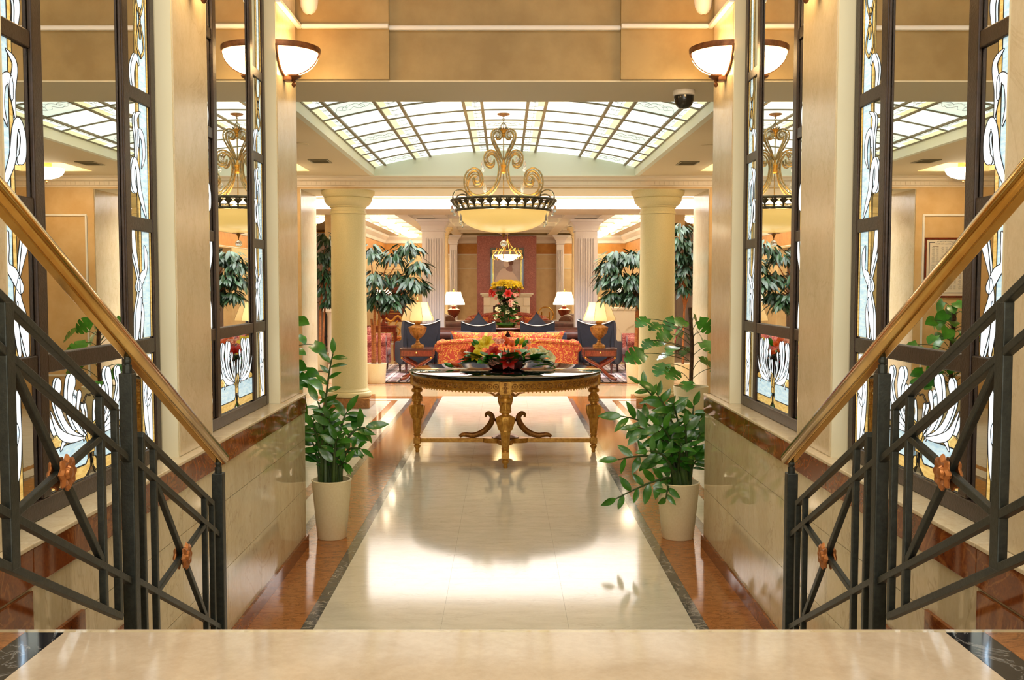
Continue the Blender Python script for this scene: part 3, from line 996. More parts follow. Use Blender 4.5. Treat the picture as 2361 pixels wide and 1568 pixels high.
def railing(s, label):
    root = thing('stair_railing', label, 'railing', (s * XR, LAND_Y, 0), 0, 'stair railings')

    def Q(y, z, dx=0.0):
        return (dx, y - LAND_Y, z)

    def rod(name, p, q, w=0.017, h=0.017, dx=0.0):
        MB().bar(Q(*p, dx), Q(*q, dx), w, h).build(name, m_iron, root, 0, 0.002)

    # posts
    for (y, zb, zt, w, brk) in ((1.73, LAND_Z, 1.80, 0.034, 1.87), (2.523, LAND_Z - 2 * RISE, 1.385, 0.034, 1.46), (3.305, LAND_Z - 5 * RISE, 0.98, 0.036, 1.045)):
        MB().box(-w / 2, w / 2, y - LAND_Y - w / 2, y - LAND_Y + w / 2, zb, zt).build('post', m_iron, root, 0, 0.003)
        mb = MB().tube([Q(y, zt), Q(y, zt + 0.02)], 0.012, 8).tube([Q(y, zt + 0.018), Q(y, brk - 0.012)], 0.008, 8).ball(Q(y, zt + 0.03), 0.011, 8, 5)
        mb.build('rail_bracket', m_iron, root)
    # upper panel
    k = -0.515

    def ln(y, z, y2):
        return (y2, z + k * (y2 - y))
    top, mid, low, bot = (2.438, 1.305), (2.529, 1.156), (2.541, 0.836), (2.442, 0.783)
    rod('top_bar', ln(*top, 1.75), top, 0.0188)
    rod('middle_bar', ln(*mid, 1.75), mid, 0.0188)
    rod('lower_bar', ln(*low, 1.75), low, 0.0188)
    rod('bottom_bar', ln(*bot, 1.75), bot, 0.0188)
    rod('baluster', (2.435, 1.305), (2.435, 0.785))
    rod('baluster', (2.347, 1.345), (2.347, 0.836))
    rod('baluster', (1.911, ln(*top, 1.911)[1]), (1.911, ln(*bot, 1.911)[1]), 0.02, 0.034)
    rod('cross_brace', (1.927, 1.458), (2.343, 0.946), 0.015, 0.017)
    rod('cross_brace', (1.925, 1.162), (2.347, 1.25), 0.015, 0.017)
    # lower panel
    top, mid, low = (3.228, 0.892), (3.305, 0.766), (3.305, 0.452)
    rod('top_bar', ln(*top, 2.60), top, 0.0188)
    rod('middle_bar', ln(*mid, 2.523), mid, 0.0188)
    rod('lower_bar', ln(*low, 2.523), low, 0.0188)
    bot = (3.228, 0.892 - 0.535)
    rod('bottom_bar', ln(*bot, 2.60), bot, 0.0188)
    for y in (2.607, 2.696, 3.146, 3.224):
        rod('baluster', (y, ln(*top, y)[1]), (y, ln(*bot, y)[1]))
    rod('cross_brace', (2.70, 1.075), (3.143, 0.54), 0.015, 0.017)
    rod('cross_brace', (2.70, 0.765), (3.143, 0.845), 0.015, 0.017)
    # rosettes, both faces
    for (y, z) in ((2.138, 1.203), (2.925, 0.803)):
        for sd in (-1, 1):
            mb = MB()
            M = Matrix.Translation(Vector(Q(y, z, sd * 0.009))) @ Matrix.Rotation(sd * pi / 2, 4, 'Y')
            mb.lathe([(0.036, 0.0), (0.036, 0.004), (0.029, 0.010), (0.016, 0.006), (0.012, 0.012), (0.0001, 0.015)], 40, M, mod=lambda t, z_, i: 1 + (0.13 * cos(8 * t) if i < 4 else 0))
            mb.build('rosette', m_rosette, root)
    # brass handrail with iron flange
    k2 = (1.019 - 1.778) / (3.352 - 1.905)
    a, b = (1.62, 1.778 + k2 * (1.62 - 1.905)), (3.352, 1.019)
    hr = MB()
    pa, pb = Vector(Q(*a)), Vector(Q(*b))
    dv = (pb - pa).normalized()
    hr.tube([pa, pb - dv * 0.006, pb - dv * 0.002, pb], [0.0245, 0.0245, 0.022, 0.016], 20)
    hrl = hr.build('handrail', m_brass, root)
    dn = Vector((0, -dv.z, dv.y)) * -1
    MB().bar(pa + dn * 0.024, pb + dn * 0.024 - dv * 0.03, 0.022, 0.007).build('handrail_flange', m_brass, hrl, 0, 0.002)
    return root


railing(-1, 'iron stair railing with brass handrail on the left side of the steps')
railing(1, 'iron stair railing with brass handrail on the right side of the steps')

# ------------------------------------------------------------------ wall sconces


def sconce(s, y, z, label, power):
    root = thing('wall_sconce', label, 'sconce', (s * XP, y, z), pi / 2 if s > 0 else -pi / 2, 'bowl wall sconces')
    # local: -y... the wall is the plane y=0, bowl projects towards +y after the turn
    R, D, Hh = 0.21, 0.20, 0.135

    def half(prof, name, mat, th=0.0, parent=None):
        mb = MB()
        n = 20
        v, f = [], []
        for r, h in prof:
            for j in range(n + 1):
                t = pi * j / n
                v.append((r * R * cos(t), r * D * sin(t) + 0.002, h))
        for i in range(len(prof) - 1):
            for j in range(n):
                f.append((i * (n + 1) + j, i * (n + 1) + j + 1, (i + 1) * (n + 1) + j + 1, (i + 1) * (n + 1) + j))
        return mb.add(v, f).build(name, mat, parent or root)
    pr = [(sin(pi / 2 * i / 10) * 0.97, Hh * (1 - cos(pi / 2 * i / 10))) for i in range(1, 11)]
    half([(0.04, 0.0)] + pr, 'glass_bowl', m_sconceglass)
    half([(0.965, Hh - 0.012), (1.0, Hh - 0.012), (1.02, Hh + 0.004), (1.02, Hh + 0.02), (0.985, Hh + 0.02), (0.965, Hh - 0.012)], 'rim', m_bronze)
    # straps down the two wall edges of the bowl
    for sg in (-1, 1):
        pts = [(sg * (r * R + 0.003), 0.006, h) for r, h in [(0.03, -0.004)] + pr]
        MB().tube(pts, 0.007, 6).build('edge_strap', m_bronze, root)
    MB().tube([(0, r * D + 0.004, h) for r, h in pr], 0.0045, 6).build('edge_strap', m_bronze, root)
    mb = MB().lathe([(0.004, -0.062), (0.011, -0.055), (0.013, -0.046), (0.007, -0.036), (0.013, -0.031), (0.009, -0.026), (0.026, -0.016), (0.042, -0.005), (0.044, 0.002), (0.02, 0.006)], 16, Matrix.Translation((0, 0.055, 0)))
    mb.build('finial', m_bronze, root)
    MB().box(-0.035, 0.035, 0.001, 0.05, -0.03, 0.0).build('wall_plate', m_bronze, root, 0, 0.006)
    MB().ball((0, 0.09, Hh * 0.65), 0.03, 10, 6).build('bulb', m_bulb, root)
    return root


for s in (-1, 1):
    sd = 'left' if s < 0 else 'right'
    sconce(s, 5.72, 2.785, 'lit bowl sconce on the %s end pilaster below the moulding' % sd, 20)
    sconce(s, 4.03, 2.785, 'lit bowl sconce on the %s pilaster between the two mirrors' % sd, 20)

# scoop wall lights high on the bulkhead
for s in (-1, 1):
    c = px_y(712 if s < 0 else 1622, 12, 6.09)
    root = thing('scoop_light', 'white scoop wall light at the top %s of the bulkhead' % ('left' if s < 0 else 'right'), 'wall light', (c.x, 6.0985, c.z + 0.05), 0, 'scoop wall lights')
    mb = MB()
    prof = [(0.012, -0.105), (0.035, -0.09), (0.05, -0.06), (0.057, -0.01), (0.057, 0.13)]
    v, f = [], []
    n = 16
    for r, h in prof:
        for j in range(n + 1):
            t = pi + pi * j / n
            v.append((r * cos(t), r * 1.1 * sin(t), h))
    for i in range(len(prof) - 1):
        for j in range(n):
            f.append((i * (n + 1) + j, i * (n + 1) + j + 1, (i + 1) * (n + 1) + j + 1, (i + 1) * (n + 1) + j))
    mb.add(v, f).build('scoop_shade', m_white, root)
    MB().lathe([(0.001, -0.03), (0.03, -0.022), (0.044, 0.0), (0.044, 0.14), (0.001, 0.14)], 20, Matrix.Translation((0, -0.06, 0.0))).build('lamp_cup', m_white, root)

# dome camera under the bulkhead
c = px_y(1577, 209, 6.42)
root = thing('dome_camera', 'dark glass dome security camera under the bulkhead soffit', 'camera', (c.x, 6.42, 2.8375))
MB().lathe([(0.001, -0.0005), (0.068, -0.0005), (0.071, -0.008), (0.071, -0.03), (0.064, -0.034), (0.001, -0.034)], 32).build('base_ring', m_white, root)
MB().lathe([(0.062, -0.0345), (0.0615, -0.06), (0.053, -0.088), (0.034, -0.108), (0.001, -0.116)], 32).build('dome', m_dome, root)

# ceiling vents, round speakers, bowl lamps and second camera of the hall
m_vent = plain('vent_grille', (150, 140, 112), 0.6)
for s in (-1, 1):
    sd = 'left' if s < 0 else 'right'
    c = px_z(738 if s < 0 else 1585, 371 if s < 0 else 376, CEIL)
    root = thing('ceiling_vent', 'square grey air vent in the %s hall ceiling' % sd, 'vent', (c.x, c.y, CEIL - 0.0005), 0, 'hall ceiling vents')
    MB().box(-0.11, 0.11, -0.16, -0.14, -0.008, 0).box(-0.11, 0.11, 0.14, 0.16, -0.008, 0).box(-0.11, -0.09, -0.14, 0.14, -0.008, 0).box(0.09, 0.11, -0.14, 0.14, -0.008, 0).build('frame', m_vent, root, 0)
    for i in range(7):
        MB().bar((-0.089, -0.12 + 0.04 * i, -0.004), (0.089, -0.12 + 0.04 * i, -0.004), 0.022, 0.003, (0, 1, 0.5)).build('louvre', m_vent, root, 0)
    c = px_z(690 if s < 0 else 1637, 332 if s < 0 else 336, CEIL)
    root = thing('ceiling_speaker', 'round flush speaker in the %s hall ceiling' % sd, 'speaker', (c.x, c.y, CEIL - 0.0005), 0, 'hall ceiling speakers')
    MB().lathe([(0.075, -0.006), (0.09, -0.006), (0.092, 0.0), (0.075, 0.0), (0.075, -0.006)], 28).build('ring', m_ceil, root)
    MB().lathe([(0.001, -0.003), (0.074, -0.003)], 28, cap=False).build('grille', m_ceil, root)


def bowl_lamp(name, label, loc, r, group, mat=None, finial=True, drop=0.0):
    root = thing(name, label, 'ceiling lamp', loc, 0, group)
    pr = [(0.001, -r * 0.62)] + [(r * sin(pi / 2 * i / 8), -r * 0.62 * cos(pi / 2 * i / 8) ** 0.9) for i in range(1, 9)]
    pr[-1] = (r, -0.0)
    MB().lathe([(a, b - 0.03 - drop) for a, b in pr], 24, cap=False).build('glass_bowl', mat or m_lampglass, root)
    MB().lathe([(r * 0.3, -0.0305 - drop), (r * 0.3, 0.0)], 20).build('ceiling_rose', m_gold2, root)
    if finial:
        MB().lathe([(0.001, -r * 0.62 - 0.08 - drop), (0.012, -r * 0.62 - 0.065 - drop), (0.006, -r * 0.62 - 0.05 - drop), (0.016, -r * 0.62 - 0.031 - drop)], 10).build('finial', m_gold2, root)
    return root


for s in (-1, 1):
    sd = 'left' if s < 0 else 'right'
    bowl_lamp('bowl_lamp', 'lit white bowl lamp in the %s hall ceiling coffer' % sd, (s * 2.76, 11.85, CEIL + 0.0995), 0.2, 'hall bowl lamps', drop=0.085)
root = thing('dome_camera', 'small dome camera on the left hall ceiling beside the bowl lamp', 'camera', (-3.0, 12.5, CEIL - 0.0005))
MB().lathe([(0.001, 0), (0.05, 0), (0.05, -0.02), (0.001, -0.02)], 20).build('base_ring', m_white, root)
MB().lathe([(0.046, -0.0205), (0.044, -0.045), (0.03, -0.07), (0.001, -0.08)], 20).build('dome', m_dome, root)

# ------------------------------------------------------------------ round columns of the hall
for s in (-1, 1):
    cx = -2.05 if s < 0 else 2.0
    root = thing('round_column', 'pale yellow round stone column on the %s of the lounge opening' % ('left' if s < 0 else 'right'), 'column', (cx, 13.13, 0), 0, 'round columns')
    MB().box(-0.30, 0.30, -0.29, 0.29, 0.0005, 0.125).build('plinth', m_plinth, root, 0, 0.004)
    MB().lathe([(0.27, 0.1255), (0.285, 0.14), (0.29, 0.165), (0.28, 0.19), (0.255, 0.2), (0.255, 0.215), (0.24, 0.23), (0.235, 0.245)], 48).build('base', m_column, root)
    MB().lathe([(0.2355, 0.2455), (0.232, 1.0), (0.228, 1.7), (0.222, 2.515)], 48).build('shaft', m_column, root)
    MB().lathe([(0.2225, 2.5155), (0.235, 2.52), (0.238, 2.535), (0.232, 2.55), (0.224, 2.555), (0.224, 2.60), (0.238, 2.605), (0.24, 2.62), (0.262, 2.63), (0.29, 2.66), (0.308, 2.70), (0.31, 2.725), (0.30, 2.73), (0.315, 2.738), (0.328, 2.76), (0.345, 2.785), (0.347, 2.8235)], 48).build('capital', m_column, root)

# framed notice on the left arcade wall (seen in the right mirror)
root = thing('framed_notice', 'framed notice listing hotels on the orange wall behind the vine', 'picture', (-3.05, BEAM_Y0 - 0.0005, 1.82))
W_, H_ = 0.31, 0.385
for (x0, x1, z0, z1) in ((-W_, W_, H_ - 0.025, H_), (-W_, W_, -H_, -H_ + 0.025), (-W_, -W_ + 0.025, -H_ + 0.0255, H_ - 0.0255), (W_ - 0.025, W_, -H_ + 0.0255, H_ - 0.0255)):
    MB().box(x0, x1, -0.022, 0, z0, z1).build('frame_side', m_wood2, root, 0, 0.003)
MB().box(-W_ + 0.02, W_ - 0.02, -0.008, -0.001, -H_ + 0.02, H_ - 0.02).build('paper', m_paper, root, 0)
y_ = -0.0095
mb = MB().box(-0.25, -0.242, y_, y_ + 0.001, -0.32, 0.325).box(0.242, 0.25, y_, y_ + 0.001, -0.32, 0.325).box(-0.25, 0.25, y_, y_ + 0.001, -0.328, -0.32)
mb.box(-0.25, -0.18, y_, y_ + 0.001, 0.318, 0.326).box(0.18, 0.25, y_, y_ + 0.001, 0.318, 0.326)
mb.build('printed_border', m_ink, root, 0)


def text_mesh(name, txt, size, mat, parent, loc, rot, align='CENTER'):
    cu = bpy.data.curves.new(name, 'FONT')
    cu.body = txt
    cu.size = size
    cu.align_x = align
    cu.extrude = 0.0004
    cu.resolution_u = 2
    to = bpy.data.objects.new(name, cu)
    COL.objects.link(to)
    dg = bpy.context.evaluated_depsgraph_get()
    me = bpy.data.meshes.new_from_object(to.evaluated_get(dg))
    bpy.data.objects.remove(to, do_unlink=True)
    me.materials.clear()
    o = link_mesh(name, me, mat, parent)
    o.location = loc
    o.rotation_euler = rot
    return o


text_mesh('title', 'The Leading Hotels of the World', 0.022, m_ink, root, (0, y_, 0.325), (pi / 2, 0, 0))
text_mesh('title', 'The Leading Small Hotels of the World', 0.021, m_ink, root, (0, y_, 0.298), (pi / 2, 0, 0))
random.seed(8)
mb = MB()
for cidx in range(4):
    x = -0.215 + 0.115 * cidx
    z = 0.26
    while z > -0.29:
        for q in (0, 1):
            w = random.uniform(0.02, 0.04)
            mb.box(x + 0.05 * q, x + 0.05 * q + w, y_, y_ + 0.001, z, z + 0.004)
        z -= 0.0125 if random.random() > 0.12 else 0.025
tag(mb.build('small_print', m_ink2, root, 0), kind='stuff')
mb = MB()
for cidx, z in ((1, 0.235), (1, 0.12), (3, 0.27), (0, -0.03)):
    mb.box(-0.215 + 0.115 * cidx, -0.215 + 0.115 * cidx + 0.075, y_ - 0.0005, y_ + 0.001, z, z + 0.006)
mb.build('headings', m_bronze, root, 0)
# ------------------------------------------------------------------ gilded round table
TY = 9.5
table = thing('round_table', 'gilded carved round table with black stone top in the hall', 'table', (0.005, TY, 0))
R_TOP, Z_TOP = 0.915, 0.80
MB().lathe([(0.001, Z_TOP - 0.035), (R_TOP - 0.03, Z_TOP - 0.035), (R_TOP - 0.008, Z_TOP - 0.03), (R_TOP, Z_TOP - 0.018), (R_TOP - 0.006, Z_TOP - 0.004), (R_TOP - 0.016, Z_TOP), (0.001, Z_TOP)], 96).build('table_top', m_black_glass, table)
A1, A0 = Z_TOP - 0.0355, Z_TOP - 0.128
RA = 0.872
MB().lathe([(RA - 0.03, A0), (RA + 0.006, A0), (RA + 0.008, A0 + 0.012), (RA, A0 + 0.016), (RA, A1 - 0.016), (RA + 0.006, A1 - 0.012), (RA + 0.008, A1 - 0.001), (RA - 0.03, A1 - 0.001), (RA - 0.03, A0)], 96).build('apron', m_gold, table)
# carved guilloche rings of the apron
ring = MB()
ring.tube([(0.0215 * cos(t * pi / 8), 0, 0.0215 * sin(t * pi / 8)) for t in range(16)], 0.004, 5, closed=True)
ring.ball((0, 0, 0), 0.009, 8, 5)
ring_me = ring.mesh('carved_ring')
NR = 100
for i in range(NR):
    t = 2 * pi * (i + 0.5) / NR
    if min((t + pi / 2 + 0.0) % (pi / 2), pi / 2 - (t % (pi / 2))) < 0.07:
        continue
    M = Matrix.Rotation(t + pi / 2, 4, 'Z')
    link_mesh('carved_ring', ring_me, m_gold2, table, matrix=Matrix.Translation((cos(t) * (RA + 0.001), sin(t) * (RA + 0.001), (A0 + A1) / 2)) @ M)
# pearl edge under the apron
mb = MB()
for i in range(150):
    t = 2 * pi * i / 150
    mb.ball((cos(t) * (RA + 0.004), sin(t) * (RA + 0.004), A0 - 0.005), 0.007, 6, 4)
tag(mb.build('pearl_edge', m_gold, table), kind='stuff')
leg_prof = [(0.016, 0.0), (0.02, 0.012), (0.017, 0.03), (0.03, 0.05), (0.033, 0.065), (0.022, 0.078), (0.024, 0.085)]
leg_hi = [(0.03, 0.145), (0.026, 0.155), (0.033, 0.165), (0.036, 0.175), (0.030, 0.18), (0.034, 0.19), (0.046, 0.315), (0.05, 0.325), (0.048, 0.33),
          (0.05, 0.345), (0.066, 0.40), (0.07, 0.44), (0.062, 0.458), (0.036, 0.468), (0.034, 0.485), (0.052, 0.492), (0.054, 0.505), (0.046, 0.512), (0.05, 0.52), (0.046, 0.545), (0.032, 0.565),
          (0.03, 0.575), (0.05, 0.583), (0.054, 0.60), (0.048, 0.615), (0.035, 0.622), (0.04, 0.64), (0.05, 0.652), (0.05, A0)]


def leg_mod(t, z, i):
    if 0.182 < z < 0.32:
        return 1 - 0.13 * max(0, cos(8 * t)) ** 2
    if 0.34 < z < 0.45:
        return 1 + 0.10 * cos(6 * t)
    if 0.51 < z < 0.56:
        return 1 + 0.06 * cos(8 * t)
    return 1


for k in range(4):
    a = -pi / 2 + k * pi / 2
    lg = empty_part('leg', table, (cos(a) * 0.845, sin(a) * 0.845, 0))
    lg.rotation_euler = (0, 0, a + pi / 2)
    MB().lathe(leg_prof, 24).build('foot', m_gold, lg)
    MB().box(-0.034, 0.034, -0.034, 0.034, 0.0855, 0.1445).build('stretcher_block', m_gold, lg, 0, 0.004)
    MB().lathe(leg_hi, 48, mod=leg_mod).build('turned_shaft', m_gold, lg)
    # acanthus leaves on the bulb of the leg
    for q in range(6):
        b = 2 * pi * q / 6
        pts, rs = [], []
        for j in range(7):
            u = j / 6
            z = 0.45 - 0.12 * u
            r = 0.068 - 0.02 * u + 0.006
            pts.append((cos(b) * r, sin(b) * r, z))
            rs.append(0.013 * sin(pi * (0.15 + 0.8 * u)) + 0.001)
        MB().tube(pts, rs, 6, flat=1.0).build('acanthus_leaf', m_gold, lg)
    # corner block with rosette carving on the apron
    MB().box(-0.05, 0.05, -0.058, -0.005, A0 - 0.02, A1 - 0.002).build('corner_block', m_gold, lg, 0, 0.003)
    mb = MB()
    for zz, r in ((A0 + 0.005, 0.012), (A0 + 0.036, 0.017), (A0 + 0.068, 0.012)):
        for q in range(6):
            mb.ball((r * cos(q * pi / 3), -0.06, zz + r * sin(q * pi / 3)), r * 0.5, 6, 4)
        mb.ball((0, -0.062, zz), r * 0.55, 6, 4)
    mb.build('carved_rosette', m_gold2, lg)
    for sg in (-1, 1):
        cur = smooth_curve([(sg * 0.052, -0.02, A0 - 0.012), (sg * 0.085, -0.022, A0 - 0.03), (sg * 0.12, -0.012, A0 - 0.012), (sg * 0.16, 0.0, A0 - 0.008)], 4)
        MB().tube(cur, [0.014 * (1 - i / len(cur)) + 0.003 for i in range(len(cur))], 6).build('carved_bracket', m_gold2, lg)
# stretcher with centre platform and four scrolls
for k in range(4):
    a = k * pi / 2
    M = Matrix.Rotation(a, 4, 'Z')
    MB().box(0.21, 0.8105, -0.032, 0.032, 0.098, 0.138, M).build('stretcher_arm', m_gold, table, 0, 0.004)
    sp = smooth_curve([(0.44, 0, 0.15), (0.40, 0, 0.17), (0.30, 0, 0.165), (0.21, 0, 0.20), (0.145, 0, 0.27), (0.125, 0, 0.335), (0.155, 0, 0.375), (0.185, 0, 0.365), (0.185, 0, 0.34)], 5)
    n = len(sp)
    rs = [0.012 + 0.018 * sin(pi * min(i / n * 1.15, 1)) ** 0.7 for i in range(n)]
    MB().tube([M @ Vector(p) for p in sp], rs, 10).build('scroll', m_gold2, table)
plat = []
for i in range(64):
    t = 2 * pi * i / 64
    r = 0.165 + 0.055 * cos(4 * t)
    plat.append((r * cos(t), r * sin(t)))
MB().prism(plat, 0.044, lambda a, b, h: (a, b, 0.096 + h)).build('stretcher_platform', m_gold, table, 30)
MB().lathe([(0.12, 0.1405), (0.13, 0.15), (0.09, 0.17), (0.05, 0.18), (0.035, 0.21), (0.05, 0.24), (0.085, 0.275), (0.1, 0.31), (0.085, 0.335), (0.05, 0.35), (0.03, 0.36), (0.02, 0.39), (0.001, 0.41)], 32, mod=lambda t, z, i: 1 + 0.05 * cos(10 * t)).build('centre_urn', m_gold2, table)

# ------------------------------------------------------------------ flowers and leaves


def leaf_mb(L=1.0, W=0.4, fold=0.12, droop=0.15, n=6, tip=1.3, heart=False):
    """leaf along +y, normal +z, base at origin"""
    mb = MB()
    v = []
    for i in range(n + 1):
        t = i / n
        w = W / 2 * (sin(pi * t ** (0.75 if heart else 0.9)) ** 0.8 if 0 < t < 1 else 0.02)
        if heart and t < 0.35:
            w = W / 2 * (0.75 + 0.25 * t / 0.35)
        y = L * t
        z = -droop * L * t * t
        back = -0.12 * L if heart and i == 0 else 0
        v += [(-w, y + back, z + fold * w), (0, y, z), (w, y + back, z + fold * w)]
    f = []
    for i in range(n):
        b = 3 * i
        f += [(b, b + 1, b + 4, b + 3), (b + 1, b + 2, b + 5, b + 4)]
    return mb.add(v, f)


def split_leaf_mb(L=1.0, W=0.9):
    """monstera leaf: heart outline with side cuts"""
    mb = MB()
    out = []
    n = 24
    for i in range(n + 1):
        t = i / n
        w = W / 2 * (sin(pi * (0.12 + 0.88 * t)) ** 0.7 if t < 1 else 0.0)
        cut = 1.0
        if 0.15 < t < 0.9 and i % 6 == 3:
            cut = 0.3
        y = L * t - (0.12 * L if t == 0 else 0)
        out.append((w * cut, y, -0.22 * L * t * t + 0.10 * w * cut))
    v, f = [], []
    for i, (w, y, z) in enumerate(out):
        c = (0, L * i / n, -0.22 * L * (i / n) ** 2)
        v += [(-w, y, z), c, (w, y, z)]
    for i in range(n):
        b = 3 * i
        f += [(b, b + 1, b + 4, b + 3), (b + 1, b + 2, b + 5, b + 4)]
    return mb.add(v, f)


def orient(p, d, up=(0, 0, 1), scale=1.0, roll=0.0):
    d = Vector(d).normalized()
    up = Vector(up)
    x = d.cross(up)
    if x.length < 1e-3:
        x = d.cross(Vector((1, 0, 0)))
    x.normalize()
    z = x.cross(d).normalized()
    M = Matrix((x, d, z)).transposed().to_4x4()
    return Matrix.Translation(Vector(p)) @ M @ Matrix.Rotation(roll, 4, 'Y') @ Matrix.Scale(scale, 4)


def put_leaves(root, tmpl, mats_list, mat, n_ind, name='leaf', rest='foliage'):
    me = tmpl.mesh(name, 60)
    for M in mats_list[:n_ind]:
        link_mesh(name, me, mat, root, matrix=M)
    if len(mats_list) > n_ind:
        mb = MB()
        for M in mats_list[n_ind:]:
            mb.join(tmpl, M)
        me2 = bpy.data.meshes.new(rest)
        me2.from_pydata(mb.v, [], mb.f)
        me2.polygons.foreach_set('use_smooth', [True] * len(me2.polygons))
        tag(link_mesh(rest, me2, mat, root), kind='stuff')


def lily_mb(r=0.09, open_=0.5, n=6, w=0.34):
    mb = MB()
    for k in range(n):
        a = 2 * pi * k / n
        lf = []
        m = 5
        for i in range(m + 1):
            t = i / m
            rad = r * (0.1 + 0.9 * t * (0.55 + 0.45 * t)) * (0.5 + open_)
            z = r * (1.1 - open_ * 0.6) * (t ** 0.7) - (open_ * 0.5 * r * max(0, t - 0.7) / 0.3)
            ww = w * r * sin(pi * min(0.08 + 0.92 * t, 0.999)) ** 0.8
            lf.append((rad, ww, z))
        v, f = [], []
        for rad, ww, z in lf:
            v += [(rad, -ww, z + 0.15 * ww), (rad, 0, z), (rad, ww, z + 0.15 * ww)]
        for i in range(m):
            b = 3 * i
            f += [(b, b + 1, b + 4, b + 3), (b + 1, b + 2, b + 5, b + 4)]
        mb.add(v, f, Matrix.Rotation(a, 4, 'Z'))
    # stamens
    for k in range(4):
        a = k * pi / 2 + 0.3
        mb.tube([(0, 0, 0), (0.25 * r * cos(a), 0.25 * r * sin(a), 0.75 * r)], 0.012 * r / 0.09 * 0.25, 4)
    return mb


def bud_mb(r=0.02, L=0.09):
    return MB().lathe([(0.001, 0), (r * 0.6, L * 0.15), (r, L * 0.45), (r * 0.8, L * 0.75), (0.001, L)], 8)


def daisy_mb(r=0.035):
    mb = MB()
    for k in range(9):
        M = Matrix.Rotation(2 * pi * k / 9, 4, 'Z')
        mb.add([(-0.004, 0.006, 0.0), (0.004, 0.006, 0), (r * 0.26, r * 0.75, 0.004), (0, r, 0.002), (-r * 0.26, r * 0.75, 0.004)], [(0, 1, 2, 3, 4)], M)
    mb.ball((0, 0, 0.002), r * 0.25, 8, 4)
    return mb


def aim(p, d, sc=1.0):
    """place a flower whose axis is +z so that it points along d"""
    q = Vector(d).normalized().to_track_quat('Z', 'Y')
    return Matrix.Translation(Vector(p)) @ q.to_matrix().to_4x4() @ Matrix.Scale(sc, 4)


lily_me = lily_mb(0.09, 0.55)
lily_cl = lily_mb(0.08, 0.25)
FL = {}
for key, m, t in (('red', m_lily_r, lily_me), ('orange', m_lily_o, lily_cl), ('yellow', m_lily_y, lily_me), ('cream', m_lily_w, lily_mb(0.055, 0.5, 5, 0.45)), ('pink', m_lily_p, lily_mb(0.05, 0.35, 6, 0.35))):
    FL[key] = t.mesh(key + '_flower', 60)
    FL[key].materials.append(m)
BUD = {}
for key, m in (('orange', m_lily_o), ('green', m_leaf_l), ('yellow', m_lily_y)):
    BUD[key] = bud_mb().mesh(key + '_bud', 60)
    BUD[key].materials.append(m)
DAISY = daisy_mb().mesh('daisy', 60)
DAISY.materials.append(m_lily_p)
BIGLEAF = leaf_mb(0.26, 0.15, 0.25, 0.12, 8)
MAROON = leaf_mb(0.16, 0.11, 0.3, 0.5, 8)

arr = thing('flower_arrangement', 'low arrangement of red, orange, yellow and cream lilies on the gilded table', 'flowers', (0.015, TY - 0.02, Z_TOP + 0.0003))
MB().lathe([(0.001, 0.0), (0.13, 0.0), (0.17, 0.02), (0.19, 0.05), (0.18, 0.055), (0.15, 0.045), (0.001, 0.045)], 32).build('bowl', m_wood, arr)
AS = TY / F
spec = [  # photo offsets from (1167, 848): dx, dy(up), depth offset, kind, size
    (-18, 10, -0.17, 'red', 1.0), (-10, -18 + 30, -0.2, 'red', 0.01), (-28, 36, -0.08, 'red', 0.95), (22, 4, -0.22, 'red', 0.05),
    (-93, 30, 0.0, 'orange', 1.05), (-74, 38, 0.03, 'red', 0.85), (-84, 22, 0.05, 'orange', 0.8), (0, 55, 0.05, 'orange', 0.9), (12, 52, 0.0, 'orange', 0.7), (24, 33, -0.05, 'orange', 0.75), (-5, 62, 0.1, 'orange', 0.7),
    (-44, 55, 0.02, 'yellow', 1.1), (-58, 48, -0.02, 'yellow', 0.8), (-66, 30, -0.08, 'yellow', 0.8), (-48, 22, -0.12, 'yellow', 0.65), (-36, 28, -0.1, 'yellow', 0.55),
    (-18, 58, 0.05, 'pink', 1.0), (-26, 62, 0.08, 'pink', 0.8), (-10, 60, 0.0, 'pink', 0.9), (48, 58, 0.0, 'pink', 0.9), (44, 46, 0.05, 'pink', 0.7),
    (72, 26, -0.02, 'cream', 1.3), (60, 36, 0.0, 'cream', 1.1), (84, 34, 0.02, 'cream', 1.1), (98, 24, 0.0, 'cream', 1.25), (66, 18, -0.08, 'cream', 1.0), (54, 22, -0.05, 'cream', 0.9), (102, 18, 0.02, 'cream', 0.9), (78, 44, 0.05, 'cream', 0.8)]
spec[0] = (4, 8, -0.2, 'red', 1.15)
for dx, dy, dd, key, sc in spec:
    if sc < 0.1:
        continue
    p = Vector((dx * AS, dd, max(dy * AS, 0.085)))
    d = Vector((dx * AS * 1.2, -0.55 + dd, 0.25 + dy * AS * 1.2))
    link_mesh(key + '_lily' if key in ('red', 'orange', 'yellow') else key + '_flower', FL[key], None, arr, matrix=aim(p, d, sc * 0.92))
random.seed(12)
for dx, dy, dd, key in ((-60, 62, 0, 'green'), (-63, 56, 0.02, 'green'), (20, 60, 0, 'green'), (36, 58, 0, 'green'), (30, 62, 0.05, 'yellow'), (-122, 8, 0, 'green'), (-108, 14, 0, 'orange'), (40, 30, -0.1, 'orange'), (10, 36, -0.12, 'orange')):
    p = Vector((dx * AS, dd, dy * AS - 0.03))
    link_mesh('bud', BUD[key], None, arr, matrix=aim(p, (dx * AS * 1.5, -0.1, 0.3), 1.1))
for k in range(14):
    p = Vector((random.choice((-1, 1)) * random.uniform(0.0, 0.2) + random.uniform(-0.1, 0.1), -0.18 + random.uniform(-.04, .04), random.uniform(0.05, 0.14)))
    link_mesh('daisy', DAISY, None, arr, matrix=aim(p, (p.x, -0.6, 0.25), 0.85))
lv = []
